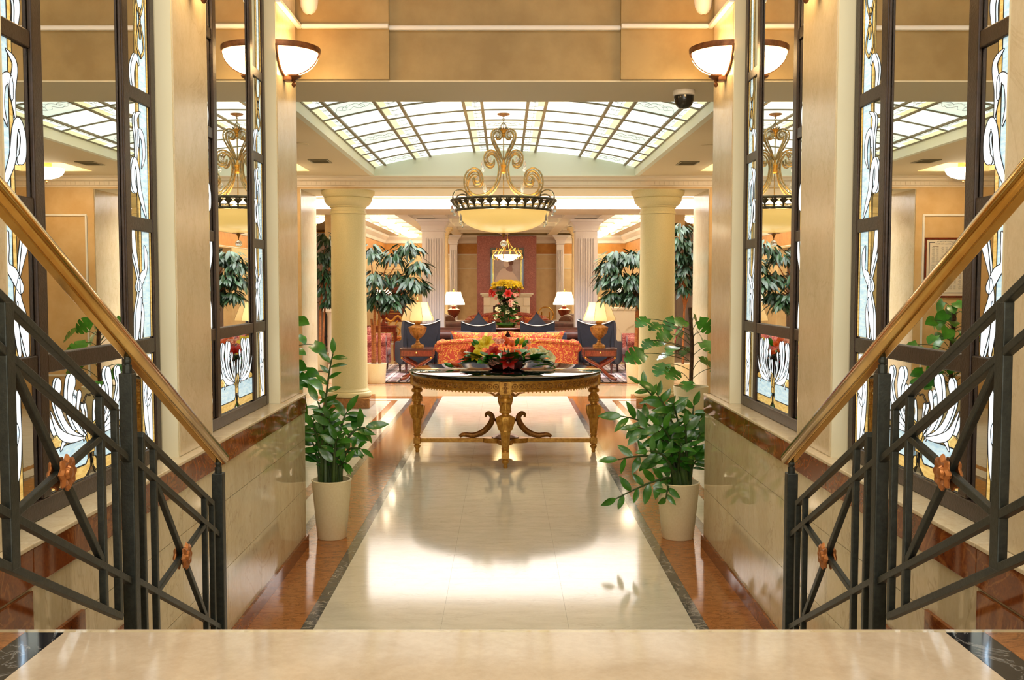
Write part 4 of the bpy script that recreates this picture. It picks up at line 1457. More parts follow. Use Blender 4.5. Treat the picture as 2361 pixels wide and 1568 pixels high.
for k in range(90):
    a = random.uniform(0, 2 * pi)
    r = random.uniform(0.08, 0.27)
    z = random.uniform(0.05, 0.10)
    lv.append(orient((cos(a) * r, sin(a) * r * 0.8, z), (cos(a) * 1.0, sin(a) * 0.8, random.uniform(0.12, 0.55)), (0, 0, 1), random.uniform(0.55, 0.95), random.uniform(-0.3, 0.3)))
for sx in (-1, 1):
    for q in range(4):
        lv.append(orient((sx * 0.2, -0.05 + 0.04 * q, 0.055), (sx * 1, -0.3 + 0.2 * q, 0.12), (0, 0, 1), 1.0, random.uniform(-0.2, 0.2)))
put_leaves(arr, BIGLEAF, lv, m_leaf_l, 300)
put_leaves(arr, MAROON, [orient((0.03 + 0.03 * k, -0.2, 0.16 - 0.03 * k), (0.1 * k, -0.3, -0.8), (0, -1, 0.2), 0.9) for k in range(3)], m_dark_fl, 10, 'maroon_leaf')
MB().tube(smooth_curve([(0.25, -0.05, 0.03), (0.36, -0.08, 0.05), (0.44, -0.06, 0.035), (0.46, -0.02, 0.01), (0.36, 0.0, 0.01)], 5), 0.006, 6).build('looped_stem', m_leaf_l, arr)
MB().tube([(0.04, -0.22, 0.12), (0.05, -0.23, 0.06), (0.05, -0.22, 0.012)], 0.01, 6).build('dark_stem', m_dark_fl, arr)
mb = MB()
for k in range(30):
    a, r = random.uniform(0, 2 * pi), random.uniform(0, 0.15)
    mb.tube([(cos(a) * r * 0.5, sin(a) * r * 0.5, 0.04), (cos(a) * r, sin(a) * r, random.uniform(0.1, 0.2))], 0.005, 5)
mb.build('stems', m_stem, arr)
MB().lathe([(0.001, 0.046), (0.14, 0.046), (0.15, 0.07), (0.1, 0.11), (0.001, 0.13)], 20).build('moss_mound', m_leaf, arr)

bpy.context.view_layer.update()
for o in arr.children:
    zmin = min((o.matrix_local @ Vector(c)).z for c in o.bound_box)
    if zmin < 0.0:
        o.location.z -= zmin - 0.001

# ------------------------------------------------------------------ chandelier
CHY = 9.9
CS = CHY / F / 4.9           # crop unit -> metre (crop of the photo, 4.9 px per unit)
chx = px_y(1161, 460, CHY).x
zr = px_y(1160, 240 + 1090 / 4.9, CHY).z      # top ring height
ch_top = vault(chx) - 0.02
chand = thing('chandelier', 'large gilded chandelier with amber glass bowl and crystal drops over the round table', 'chandelier', (chx, CHY, zr))


def cz(y):
    return (1090 - y) * CS


def crx(x):
    return (787 - x) * CS * 1.1


top_loc = ch_top - zr
MB().lathe([(0.001, top_loc), (0.062, top_loc - 0.001), (0.062, top_loc - 0.01), (0.03, top_loc - 0.022), (0.008, top_loc - 0.03), (0.001, top_loc - 0.031)], 28).build('canopy', m_gold2, chand)
zc0, zc1 = cz(270), top_loc - 0.028
nl = 5
link = MB()
hl = (zc1 - zc0) / nl
for k in range(nl):
    z = zc0 + hl * (k + 0.5)
    pts = []
    for q in range(12):
        t = 2 * pi * q / 12
        a, b = 0.010 * cos(t), hl * 0.62 * sin(t)
        pts.append((a, 0, z + b) if k % 2 else (0, a, z + b))
    MB().tube(pts, 0.003, 5, closed=True).build('chain_link', m_chand, chand)
MB().tube([(0, 0, cz(380)), (0, 0, cz(1080))], 0.006, 8).build('stem', m_chand, chand)
MB().tube([(0.026 * cos(2 * pi * q / 14), 0, cz(265) + 0.028 * sin(2 * pi * q / 14)) for q in range(14)], 0.004, 6, closed=True).build('hanging_ring', m_chand, chand)
MB().lathe([(0.001, cz(390)), (0.014, cz(380)), (0.02, cz(360)), (0.01, cz(345)), (0.03, cz(320)), (0.036, cz(300)), (0.018, cz(285)), (0.001, cz(278))], 16).build('crown_knop', m_gold, chand)
mb = MB()
for q in range(8):
    a = 2 * pi * q / 8
    mb.tube([(0.02 * cos(a), 0.02 * sin(a), cz(310)), (0.036 * cos(a), 0.036 * sin(a), cz(290)), (0.05 * cos(a), 0.05 * sin(a), cz(275))], [0.006, 0.005, 0.001], 5)
mb.build('crown_leaves', m_patina, chand)
MB().lathe([(0.001, cz(795)), (0.022, cz(780)), (0.03, cz(755)), (0.026, cz(735)), (0.03, cz(725)), (0.034, cz(700)), (0.014, cz(675)), (0.01, cz(640))], 18).build('hub', m_gold, chand)
big = [(680, 640), (665, 690), (620, 700), (580, 650), (590, 585), (645, 552), (705, 590), (742, 690), (738, 800), (705, 910), (630, 1005), (530, 1052), (430, 1045), (370, 980), (352, 900), (375, 815), (440, 762), (505, 785), (532, 845), (510, 900), (465, 905), (447, 865), (475, 835)]
lyre = [(775, 640), (745, 570), (700, 490), (662, 410), (662, 345), (705, 312), (748, 330), (752, 378), (722, 402), (698, 380)]
hook = [(372, 1060), (355, 1020), (300, 996), (240, 1015), (214, 1075), (225, 1140), (262, 1185), (318, 1205)]
inner = [(450, 985), (490, 950), (480, 905), (440, 905)]
for a in (0.5, pi - 0.5, pi + 0.5, -0.5):
    arm = empty_part('arm', chand)
    arm.rotation_euler = (0, 0, a)

    def P3(pts):
        return [(crx(x), 0, cz(y)) for x, y in smooth_curve(pts, 5)]

    def offs(pts, o):
        out = []
        n_ = len(pts)
        for i_, p in enumerate(pts):
            q0, q1 = pts[max(i_ - 1, 0)], pts[min(i_ + 1, n_ - 1)]
            dx, dz = q1[0] - q0[0], q1[2] - q0[2]
            l_ = math.hypot(dx, dz) or 1.0
            fade = min(1.0, i_ / 8.0, (n_ - 1 - i_) / 8.0)
            out.append((p[0] - dz / l_ * o * fade, p[1], p[2] + dx / l_ * o * fade))
        return out
    for o_ in (-0.013, 0.013):
        MB().tube(offs(P3(big), o_), 0.0085, 6).build('scroll_tube', m_chand, arm)
        MB().tube(offs(P3(lyre), o_ * 0.9), 0.0075, 6).build('lyre_tube', m_chand, arm)
    mb = MB()
    pts = P3(big)
    for p in pts[4:90:2]:
        mb.ball(p, 0.0085, 6, 4)
    pts = P3(lyre)
    for p in pts[8::2]:
        mb.ball(p, 0.0075, 6, 4)
    for (x, y) in ((625, 640), (485, 860), (712, 358)):
        for q in range(5):
            t = 2 * pi * q / 5
            mb.ball((crx(x) + 0.017 * cos(t), 0, cz(y) + 0.017 * sin(t)), 0.009, 6, 4)
        mb.ball((crx(x), 0, cz(y)), 0.008, 6, 4)
    tag(mb.build('crystal_beads', m_crystal, arm), kind='stuff')
    MB().tube(P3(hook), 0.007, 6).build('hook', m_patina, arm)
    # crystal drops
    for (x, y, L) in ((205, 1150, 0.085), (570, 880, 0.11), (545, 650, 0.1), (300, 1245, 0.12)):
        cxx, czz = crx(x), cz(y)
        MB().lathe([(0.0015, 0.0), (0.002, -0.012), (0.01, -0.024), (0.02, -L * 0.62), (0.017, -L * 0.82), (0.001, -L)], 6, Matrix.Translation((cxx, 0, czz))).build('crystal_drop', m_crystal, arm, 0)
RU, RL = 0.515, 0.463
MB().tube([(RU * cos(2 * pi * q / 64), RU * sin(2 * pi * q / 64), cz(1095)) for q in range(64)], 0.013, 8, closed=True).build('upper_ring', m_patina, chand)
MB().tube([(RL * cos(2 * pi * q / 64), RL * sin(2 * pi * q / 64), cz(1205)) for q in range(64)], 0.012, 8, closed=True).build('lower_ring', m_patina, chand)
leafo = MB()
pl = [(-0.007, 0), (-0.008, 0.03), (-0.03, 0.052), (-0.043, 0.075), (-0.026, 0.07), (-0.017, 0.085), (-0.006, 0.074), (0, 0.088), (0.006, 0.074), (0.017, 0.085), (0.026, 0.07), (0.043, 0.075), (0.03, 0.052), (0.008, 0.03), (0.007, 0)]
leafo.prism(pl, 0.005, lambda a_, b_, h: (RL + 0.004 + b_ / 0.09 * (RU - RL) * 0.9 + h, a_, cz(1198) + b_))
lo_me = leafo.mesh('ring_leaf', 0)
for q in range(36):
    link_mesh('ring_leaf', lo_me, m_patina, chand, matrix=Matrix.Rotation(2 * pi * q / 36 + 0.09, 4, 'Z'))
pr = [(0.001, cz(1450))]
for i in range(1, 13):
    t = pi / 2 * i / 12
    pr.append((0.447 * sin(t) ** 0.92, cz(1218) - (cz(1218) - cz(1450)) * cos(t)))
MB().lathe(pr, 64, cap=False).build('glass_bowl', m_bowl, chand)
MB().lathe([(0.05, cz(1452)), (0.05, cz(1458)), (0.022, cz(1465)), (0.012, cz(1490)), (0.004, cz(1510)), (0.004, cz(1535))], 20, mod=lambda t, z, i: 1 + (0.2 * cos(8 * t) if i < 2 else 0)).build('bottom_cap', m_gold2, chand)
MB().ball((0, 0, cz(1572)), 0.034, 16, 10).build('crystal_ball', m_crystal, chand)
for q in range(6):
    t = q * pi / 3
    MB().tube([(0.01 * cos(t), 0.01 * sin(t), cz(1080)), (0.26 * cos(t), 0.26 * sin(t), cz(1075)), (RU * cos(t), RU * sin(t), cz(1095))], 0.006, 6).build('spoke', m_patina, chand)
for q in range(3):
    t = q * 2 * pi / 3 + 0.5
    MB().ball((0.14 * cos(t), 0.14 * sin(t), cz(1180)), 0.03, 10, 6).build('bulb', m_bulb, chand)
point_light('chandelier_light', (chx, CHY, cz(1250) + zr), 30, (1.0, 0.86, 0.62), 0.06)

# ------------------------------------------------------------------ potted plants of the hall


def pot(root, r0, r1, h, name='pot', mat=None):
    MB().lathe([(r0 - 0.004, 0.0005), (r0, 0.006), (r1, h - 0.01), (r1 + 0.003, h - 0.004), (r1, h), (r1 - 0.008, h), (r1 - 0.012, h - 0.02), (r1 - 0.02, h - 0.06), (0.001, h - 0.06)], 40).build(name, mat or m_green_pot, root)
    MB().lathe([(0.001, h - 0.035), (r1 - 0.016, h - 0.045)], 24, cap=False).build('soil', m_soil, root)


def bez(p0, p1, p2, n=10):
    p0, p1, p2 = Vector(p0), Vector(p1), Vector(p2)
    return [p0 * (1 - t) ** 2 + p1 * 2 * t * (1 - t) + p2 * t * t for t in [i / n for i in range(n + 1)]]


def zz_plant(name, label, loc, r0, r1, h, stems, seed, leaf_len=0.1, group=None):
    random.seed(seed)
    root = thing(name, label, 'potted plant', loc, 0, group)
    pot(root, r0, r1, h)
    ms = []
    for (bx, by, tx, ty, tz, bow, n0, nl, ls) in stems:
        p0 = Vector((bx, by, h - 0.05))
        p2 = Vector((tx, ty, tz))
        p1 = Vector((bx + (tx - bx) * (0.25 - bow), by + (ty - by) * 0.25, h + (tz - h) * 0.7 + bow * 0.35))
        c = bez(p0, p1, p2, 12)
        MB().tube(c, [0.0125 * (1 - 0.75 * i / 12) + 0.001 for i in range(13)], 6).build('stem', m_stem, root)
        for j in range(nl):
            t = n0 + (1 - n0) * j / max(nl - 1, 1)
            k = min(int(t * 12), 11)
            p = c[k].lerp(c[k + 1], t * 12 - k)
            tan_ = (c[k + 1] - c[k]).normalized()
            side = tan_.cross(Vector((random.uniform(-.3, .3), -1, random.uniform(-.3, .3)))).normalized()
            sg = 1 if j % 2 else -1
            d = side * sg * (0.9 if j < nl - 1 else 0.1) + tan_ * random.uniform(0.45, 0.8) + Vector((0, random.uniform(-.35, .2), random.uniform(-0.25, 0.25)))
            ms.append(orient(p, d, Vector((0, -0.9, 0.6)) + tan_ * 0.3, ls * random.uniform(0.8, 1.15), random.uniform(-0.5, 0.5)))
    put_leaves(root, leaf_mb(leaf_len, leaf_len * 0.39, 0.18, 0.22, 6), ms, m_leaf, 300)
    return root


# left zz plant beside the wall end
lp = px_z(752, 1268)
k = lp.y / F


def stem_from_px(base_x, tip, loc, dep, bow, n0, nl, ls, h):
    """stem whose tip is at photo pixel tip when it leans to depth offset dep"""
    q = px_y(tip[0], tip[1], loc[1] + dep)
    return (base_x, random.uniform(-0.05, 0.05), q.x - loc[0], dep, q.z, bow, n0, nl, ls)


ZL = (px_z(750, 1262).x, 6.27, 0)
random.seed(1)
st = []
for bx, tip, dep, bow, n0, nl, ls in (
        (-0.06, (768, 815), -0.02, 0.0, 0.45, 11, 0.9), (-0.02, (732, 925), 0.0, 0.05, 0.4, 9, 1.1), (0.0, (700, 960), -0.03, 0.15, 0.45, 9, 1.15),
        (0.03, (800, 950), 0.0, 0.1, 0.45, 9, 1.15), (0.05, (842, 985), -0.02, 0.25, 0.5, 9, 1.25), (0.06, (832, 1035), -0.05, 0.3, 0.35, 10, 0.9),
        (-0.05, (722, 985), -0.08, 0.0, 0.3, 9, 1.1), (0.0, (760, 965), -0.1, 0.0, 0.35, 9, 1.1), (0.02, (778, 1010), -0.12, 0.1, 0.35, 8, 1.1),
        (-0.03, (750, 930), 0.08, 0.0, 0.4, 9, 1.0), (0.05, (800, 1070), -0.1, 0.2, 0.3, 8, 0.9), (-0.07, (712, 1010), 0.02, 0.1, 0.35, 8, 1.1), (0.01, (745, 1000), -0.06, 0.0, 0.3, 9, 1.0)):
    st.append(stem_from_px(bx, tip, ZL, dep, bow, n0, nl, ls, 0.36))
zz_plant('potted_zz_plant', 'glossy green zz plant in cream pot beside the left wall end', ZL, 0.092, 0.125, 0.375, st, 4, 0.105, 'potted plants at the corridor mouth')
ZR = (px_z(1578, 1262).x, 6.27, 0)
st = []
for bx, tip, dep, bow, n0, nl, ls in (
        (0.06, (1512, 905), -0.02, -0.05, 0.4, 13, 1.1), (0.04, (1475, 885), 0.05, 0.05, 0.5, 9, 0.9), (0.07, (1600, 935), 0.0, 0.0, 0.4, 10, 1.1), (0.02, (1435, 960), -0.03, 0.2, 0.45, 10, 1.3),
        (0.0, (1470, 985), -0.06, 0.15, 0.4, 10, 1.2), (-0.03, (1425, 1060), -0.1, 0.35, 0.4, 10, 1.1), (-0.05, (1420, 1150), -0.14, 0.5, 0.35, 12, 1.1), (0.05, (1550, 930), -0.08, 0.0, 0.35, 11, 1.2),
        (0.02, (1520, 980), -0.12, 0.05, 0.35, 10, 1.2), (0.08, (1615, 1000), -0.04, 0.0, 0.3, 9, 1.2), (0.06, (1580, 980), -0.12, 0.0, 0.3, 10, 1.1), (-0.02, (1495, 1040), -0.14, 0.15, 0.3, 9, 1.0),
        (-0.06, (1535, 1150), -0.2, 0.3, 0.35, 8, 0.85), (0.0, (1570, 1030), -0.15, 0.0, 0.3, 9, 1.0), (0.07, (1610, 1060), -0.1, 0.05, 0.4, 8, 0.9), (0.03, (1545, 1000), 0.08, 0.0, 0.3, 10, 1.1)):
    st.append(stem_from_px(bx, tip, ZR, dep, bow, n0, nl, ls, 0.36))
zz_plant('potted_zz_plant', 'bushy zz plant in cream pot beside the right wall end', ZR, 0.1, 0.135, 0.36, st, 5, 0.11, 'potted plants at the corridor mouth')


def vine_plant(name, label, loc, leaf, leaf_mat, tips, pole_h, seed, pot_dims=(0.17, 0.21, 0.38)):
    """tips: list of (dx, dy, z, size) leaf positions round a moss pole"""
    random.seed(seed)
    root = thing(name, label, 'potted plant', loc)
    pot(root, *pot_dims)
    h = pot_dims[2]
    MB().tube([(0, 0, h - 0.05), (0.01, 0.0, h + pole_h * 0.5), (-0.02, 0, h + pole_h)], 0.024, 10).build('moss_pole', m_moss, root)
    ms = []
    for (dx, dy, z, sz) in tips:
        p = Vector((dx, dy, z))
        base = Vector((0, 0, max(h - 0.02, min(z - 0.12 + random.uniform(-.05, .05), h + pole_h))))
        mid = base.lerp(p, 0.55) + Vector((0, 0, 0.06))
        MB().tube(bez(base, mid, p, 7), 0.0042, 5).build('leaf_stalk', m_stem, root)
        out = Vector((dx, dy, 0))
        out = out.normalized() if out.length > 0.02 else Vector((0, -1, 0))
        d = out * 0.75 + Vector((random.uniform(-.25, .25), -0.35, random.uniform(-0.75, -0.05)))
        ms.append(orient(p, d, Vector((0, -0.75, 0.75)) + out * 0.2, sz, random.uniform(-0.5, 0.5)))
    put_leaves(root, leaf, ms, leaf_mat, 300)
    return root


MON = (px_z(1600, 968).x, 12.0, 0)
tips = []
for px, py, dd, sz in ((1492, 735, -0.1, 0.19), (1520, 748, -0.05, 0.17), (1500, 785, -0.1, 0.15), (1485, 815, -0.15, 0.27), (1530, 790, -0.1, 0.16), (1555, 735, 0.0, 0.2), (1580, 740, -0.1, 0.2), (1612, 740, 0.0, 0.22), (1600, 730, 0.1, 0.2),
                       (1545, 770, -0.1, 0.2), (1560, 800, -0.15, 0.2), (1535, 840, -0.15, 0.24), (1560, 855, -0.2, 0.24), (1620, 790, -0.1, 0.26), (1632, 800, 0.1, 0.26), (1590, 800, 0.1, 0.2), (1575, 770, 0.15, 0.2), (1585, 880, -0.2, 0.2), (1570, 760, 0.2, 0.2), (1608, 765, 0.15, 0.2), (1615, 830, 0.15, 0.22), (1550, 815, 0.1, 0.2), (1640, 850, 0.15, 0.22), (1650, 760, 0.1, 0.22)):
    q = px_y(px, py, MON[1] + dd)
    tips.append((q.x - MON[0], dd, q.z, sz))
vine_plant('potted_monstera', 'split-leaf monstera on a moss pole in cream pot by the right column', MON, split_leaf_mb(1.0, 0.95), m_leaf_l, tips, 0.95, 21)
POT = (-2.7, 11.9, 0)
random.seed(31)
tips = []
for i in range(56):
    z = 0.45 + 0.95 * random.random() ** 0.9
    a = random.uniform(0, 2 * pi)
    r = random.uniform(0.1, 0.34) * (1.0 if z < 1.2 else 0.75)
    tips.append((cos(a) * r, sin(a) * r, z, random.uniform(0.13, 0.2)))
for px, py, dd, sz in ((722, 795, 0.0, 0.2), (708, 876, -0.05, 0.24), (690, 868, 0.0, 0.2)):
    q = px_y(px, py, POT[1] + dd)
    tips.append((q.x - POT[0], dd, q.z, sz))
vine_plant('potted_pothos', 'heart-leaved vine on a moss pole in front of the framed notice', POT, leaf_mb(1.0, 0.85, 0.16, 0.3, 8, heart=True), m_leaf_l, tips, 0.9, 32)
# ------------------------------------------------------------------ lounge: architecture pieces


def fluted_pier(name, label, cx, y, w, d, mat, flutes=7, cap=True, group=None):
    root = thing(name, label, 'pilaster', (cx, y, 0), 0, group)
    MB().box(-w / 2 - 0.04, w / 2 + 0.04, -d / 2 - 0.04, d / 2 + 0.04, 0.0005, 0.16).build('plinth', mat, root, 0, 0.008)
    zt = LZ - (0.26 if cap else 0.02)
    MB().box(-w / 2, w / 2, -d / 2, d / 2, 0.1605, zt).build('shaft', mat, root, 0)
    if flutes:
        fw = w * 0.8 / flutes
        me = MB().box(-fw * 0.26, fw * 0.26, -0.03, 0.0, 0.3, zt - 0.14).mesh('fillet', 0)
        for i in range(flutes):
            x = -w * 0.4 + fw * (i + 0.5)
            link_mesh('fillet', me, mat, root, loc=(x, -d / 2 - 0.0005, 0))
    if cap:
        pr = [(0.0, zt + 0.0005), (0.02, zt + 0.01), (0.02, zt + 0.035), (0.005, zt + 0.04), (0.03, zt + 0.11), (0.085, zt + 0.19), (0.11, zt + 0.2), (0.11, zt + 0.245)]
        v, f = [], []
        for e, z in pr:
            v += [(-w / 2 - e, -d / 2 - e, z), (w / 2 + e, -d / 2 - e, z), (w / 2 + e, d / 2 + e, z), (-w / 2 - e, d / 2 + e, z)]
        for i in range(len(pr) - 1):
            for j in range(4):
                f.append((4 * i + j, 4 * i + (j + 1) % 4, 4 * i + 4 + (j + 1) % 4, 4 * i + 4 + j))
        n = 4 * (len(pr) - 1)
        f += [(n, n + 1, n + 2, n + 3), (3, 2, 1, 0)]
        MB().add(v, f).build('capital', mat, root, 0)
    return root


fluted_pier('fluted_pier', 'white fluted square pier on the left of the lounge nave', -1.44, 20.25, 0.44, 0.44, m_lpil, 7, True, 'lounge piers')
fluted_pier('fluted_pier', 'white fluted square pier on the right of the lounge nave', 1.635, 20.25, 0.44, 0.44, m_lpil, 7, True, 'lounge piers')
fluted_pier('plain_pier', 'beige pier behind the left white fluted pier', -1.56, 23.0, 0.5, 0.3, m_lwall, 0, True, 'lounge piers')
fluted_pier('plain_pier', 'beige pier behind the right white fluted pier', 1.80, 23.0, 0.5, 0.3, m_lwall, 0, True, 'lounge piers')
fluted_pier('wall_pilaster', 'slim white pilaster left of the red fireplace', -1.37, 26.8, 0.2, 0.3, m_lpil, 4, True, 'lounge piers')
fluted_pier('wall_pilaster', 'slim white pilaster right of the red fireplace', 1.48, 26.8, 0.2, 0.3, m_lpil, 4, True, 'lounge piers')

# chimney breast of red granite slabs, mantel and painting
cb = thing('chimney_breast', 'tall red granite chimney breast on the back wall', 'chimney breast', (0.05, BACK_Y - 0.013, 0))
MB().box(-0.785, 0.785, -0.42, 0.0, 0.0005, LZ - 0.03).build('core', m_granite, cb, 0)
zz = [0.0, 0.55, 1.0, 1.36, 1.78, 1.95, 2.35, LZ - 0.03]
for a, b in zip(zz[:-1], zz[1:]):
    for x0, x1 in ((-0.79, -0.27), (-0.27, 0.27), (0.27, 0.79)):
        MB().box(x0 + 0.003, x1 - 0.003, -0.438, -0.4205, a + 0.003, b - 0.003).build('granite_slab', m_granite, cb, 0)
FY = BACK_Y - 0.013 - 0.44
mt = thing('fireplace_mantel', 'white carved fireplace mantel against red granite', 'fireplace', (0.05, FY, 0))
MZ = 1.37
MB().box(-0.70, 0.70, -0.30, -0.0005, MZ - 0.04, MZ).build('shelf', m_white, mt, 0, 0.01)
MB().box(-0.66, 0.66, -0.25, -0.0005, MZ - 0.09, MZ - 0.0405).build('shelf_moulding', m_white, mt, 0, 0.012)
MB().box(-0.61, 0.61, -0.2, -0.0005, MZ - 0.34, MZ - 0.0905).build('frieze', m_white, mt, 0, 0.004)
for s in (-1, 1):
    MB().box(s * 0.61, s * 0.44, -0.24, -0.201, MZ - 0.33, MZ - 0.11).build('corbel_block', m_white, mt, 0, 0.008)
    MB().box(s * 0.61, s * 0.36, -0.2, -0.0005, 0.0005, MZ - 0.3405).build('jamb', m_white, mt, 0, 0.004)
    for x in (0.40, 0.47, 0.54):
        MB().box(s * (x - 0.012), s * (x + 0.012), -0.215, -0.2005, 0.2, MZ - 0.4).build('fillet', m_white, mt, 0, 0.003)
MB().box(-0.359, 0.359, -0.05, -0.0005, 0.0005, MZ - 0.341).build('firebox', m_leather, mt, 0)
pt = thing('portrait_painting', 'black-framed pale portrait sketch above the fireplace', 'painting', (0.06, FY - 0.0005, 2.03))
PW, PH = 0.44, 0.54
for (x0, x1, z0, z1) in ((-PW, PW, PH - 0.06, PH), (-PW, PW, -PH, -PH + 0.06), (-PW, -PW + 0.06, -PH + 0.0605, PH - 0.0605), (PW - 0.06, PW, -PH + 0.0605, PH - 0.0605)):
    MB().box(x0, x1, -0.05, 0, z0, z1).build('frame_side', m_ink if False else m_dome, pt, 0, 0.006)
g = 0.075
for (x0, x1, z0, z1) in ((-PW + 0.0605, PW - 0.0605, PH - g, PH - 0.0605), (-PW + 0.0605, PW - 0.0605, -PH + 0.0605, -PH + g), (-PW + 0.0605, -PW + g, -PH + g + 0.0005, PH - g - 0.0005), (PW - g, PW - 0.0605, -PH + g + 0.0005, PH - g - 0.0005)):
    MB().box(x0, x1, -0.035, 0, z0, z1).build('gilt_slip', m_brass, pt, 0)
m_canvas = plain('pale_canvas', (206, 196, 212), 0.6, vary=(5, (184, 172, 180), (1, 1, 1)))
m_sk1 = plain('sketch_mauve', (168, 140, 146), 0.7)
m_sk2 = plain('sketch_light', (228, 214, 218), 0.7)
m_sk3 = plain('sketch_brown', (120, 84, 78), 0.7)
MB().box(-PW + g, PW - g, -0.012, -0.001, -PH + g, PH - g).build('canvas', m_canvas, pt, 0)


def flat(name, poly, mat, y=-0.0128):
    MB().prism([(a, b) for a, b in smooth_curve(poly, 4, True)], 0.0006, lambda a, b, h: (a, y - h, b)).build(name, mat, pt, 0)


flat('painted_shoulders', [(-0.3, -0.44), (-0.24, -0.15), (-0.1, 0.0), (0.08, -0.06), (0.22, -0.2), (0.3, -0.44)], m_sk2)
flat('painted_neck', [(-0.02, -0.05), (-0.02, 0.1), (0.1, 0.12), (0.14, -0.08)], m_sk1, -0.0136)
flat('painted_face', [(-0.08, 0.2), (-0.1, 0.12), (-0.07, 0.04), (0.0, 0.02), (0.06, 0.1), (0.03, 0.24), (-0.04, 0.26)], m_sk2, -0.0144)
flat('painted_hair', [(-0.05, 0.26), (0.02, 0.21), (0.05, 0.1), (0.13, 0.08), (0.17, 0.18), (0.12, 0.28), (0.02, 0.31)], m_sk3, -0.0152)

# ceiling bowl lamps of the side aisles
ylamp = [19.3, 20.7, 22.1, 23.5, 24.95, 26.3]
words = ['nearest', 'second', 'third', 'fourth', 'fifth', 'farthest']
for s in (-1, 1):
    for w, y in zip(words, ylamp):
        bowl_lamp('bowl_lamp', '%s lit bowl lamp of the %s ceiling row in the lounge' % (w, 'left' if s < 0 else 'right'), (s * 2.43, y, LZ + 0.1795), 0.17, 'lounge ceiling bowl lamps', m_lampglass, False, 0.15)
    bowl_lamp('bowl_lamp', 'lit bowl lamp in the %s wing beyond the columns' % ('left' if s < 0 else 'right'), (s * 3.72, 19.8, LZ + 0.0195), 0.17, 'wing bowl lamps')

# pendant of the lounge
pc = px_y(1170, 590, 21.5)
pend = thing('pendant_chandelier', 'small gilt pendant with amber glass dish in front of the painting', 'chandelier', (pc.x, 21.5, pc.z))
PT = LZ - 0.012 - pc.z
MB().lathe([(0.001, PT - 0.001), (0.06, PT - 0.001), (0.05, PT - 0.02), (0.01, PT - 0.04)], 20).build('canopy', m_gold2, pend)
MB().tube([(0, 0, PT - 0.03), (0, 0, 0.36)], 0.006, 6).build('stem', m_brass, pend)
MB().ball((0, 0, 0.35), 0.02, 10, 6).build('knop', m_brass, pend)
MB().lathe([(0.001, -0.12), (0.10, -0.105), (0.16, -0.075), (0.20, -0.055), (0.205, -0.03), (0.285, 0.0), (0.29, 0.02), (0.28, 0.02), (0.2, -0.03), (0.001, -0.03)], 36).build('glass_dish', m_lamp_pend, pend)
for q in range(6):
    a = q * pi / 3 + 0.26
    M = Matrix.Rotation(a, 4, 'Z')
    MB().tube([M @ Vector(p) for p in ((0.008, 0, 0.34), (0.21, 0, 0.03))], 0.004, 5).build('hanging_rod', m_brass, pend)
    MB().tube([M @ Vector(p) for p in smooth_curve([(0.21, 0, 0.14), (0.25, 0, 0.17), (0.245, 0, 0.11), (0.29, 0, 0.06), (0.335, 0, 0.0), (0.33, 0, -0.06), (0.28, 0, -0.08), (0.25, 0, -0.05)], 4)], 0.009, 6).build('scroll_arm', m_brass, pend)

# ------------------------------------------------------------------ rug
m_rug, nt, b = new_mat('striped_rug')
v = coords(nt, (1, 1, 1))
sx = nt.nodes.new('ShaderNodeSeparateXYZ')
nt.links.new(v, sx.inputs[0])


def stripes(sock, period, stops):
    m1 = nt.nodes.new('ShaderNodeMath')
    m1.operation = 'PINGPONG'
    m1.inputs[1].default_value = period
    nt.links.new(sock, m1.inputs[0])
    m2 = nt.nodes.new('ShaderNodeMath')
    m2.operation = 'DIVIDE'
    m2.inputs[1].default_value = period
    nt.links.new(m1.outputs[0], m2.inputs[0])
    return ramp(nt, m2.outputs[0], stops, 'CONSTANT')


c1, c2, c3, c4 = lin((206, 188, 186)), lin((150, 120, 116)), lin((36, 34, 46)), lin((226, 214, 206))
st1 = stripes(sx.outputs[0], 0.42, [(0, c1), (0.12, c3), (0.2, c4), (0.26, c2), (0.5, c1), (0.62, c3), (0.66, c4), (0.8, c2), (0.92, c3)])
st2 = stripes(sx.outputs[1], 0.5, [(0, c2), (0.3, c1), (0.45, c3), (0.52, c4), (0.7, c2), (0.9, c3)])
nz = noise(nt, v, 9, 3)
nt.links.new(mix(nt, ramp(nt, nz, [(0.42, (0.15, 0.15, 0.15, 1)), (0.6, (0.6, 0.6, 0.6, 1))]), st1, st2), b.inputs['Base Color'])
b.inputs['Roughness'].default_value = 0.9
rug = tag(MB().box(-2.75, 2.75, 16.36, 19.95, 0.0003, 0.012).build('rug', m_rug, None, 0, 0.004), 'large striped mauve and black rug under the lounge seating', 'rug')
RZ = 0.0123

# ------------------------------------------------------------------ furniture


def cushion_mb(w, h, t, sag=0.12):
    n = 8
    mb = MB()
    for sd in (1, -1):
        v, f = [], []
        for i in range(n + 1):
            for j in range(n + 1):
                a, b_ = 2 * i / n - 1, 2 * j / n - 1
                bulge = (1 - a ** 4) * (1 - b_ ** 4)
                pin = 1 - sag * (1 - abs(a) ** 2) * abs(b_) ** 3
                pin2 = 1 - sag * (1 - abs(b_) ** 2) * abs(a) ** 3
                v.append((a * w / 2 * pin2, sd * t / 2 * max(bulge, 0) ** 0.6, b_ * h / 2 * pin))
        for i in range(n):
            for j in range(n):
                q = i * (n + 1) + j
                f.append((q, q + 1, q + n + 2, q + n + 1))
        mb.add(v, f)
    return mb


def cushion(name, label, loc, rot, w, h, t, mat, group=None):
    o = cushion_mb(w, h, t).build(name, mat, None, 60)
    o.location = loc
    o.rotation_euler = rot
    return tag(o, label, 'cushion', group)


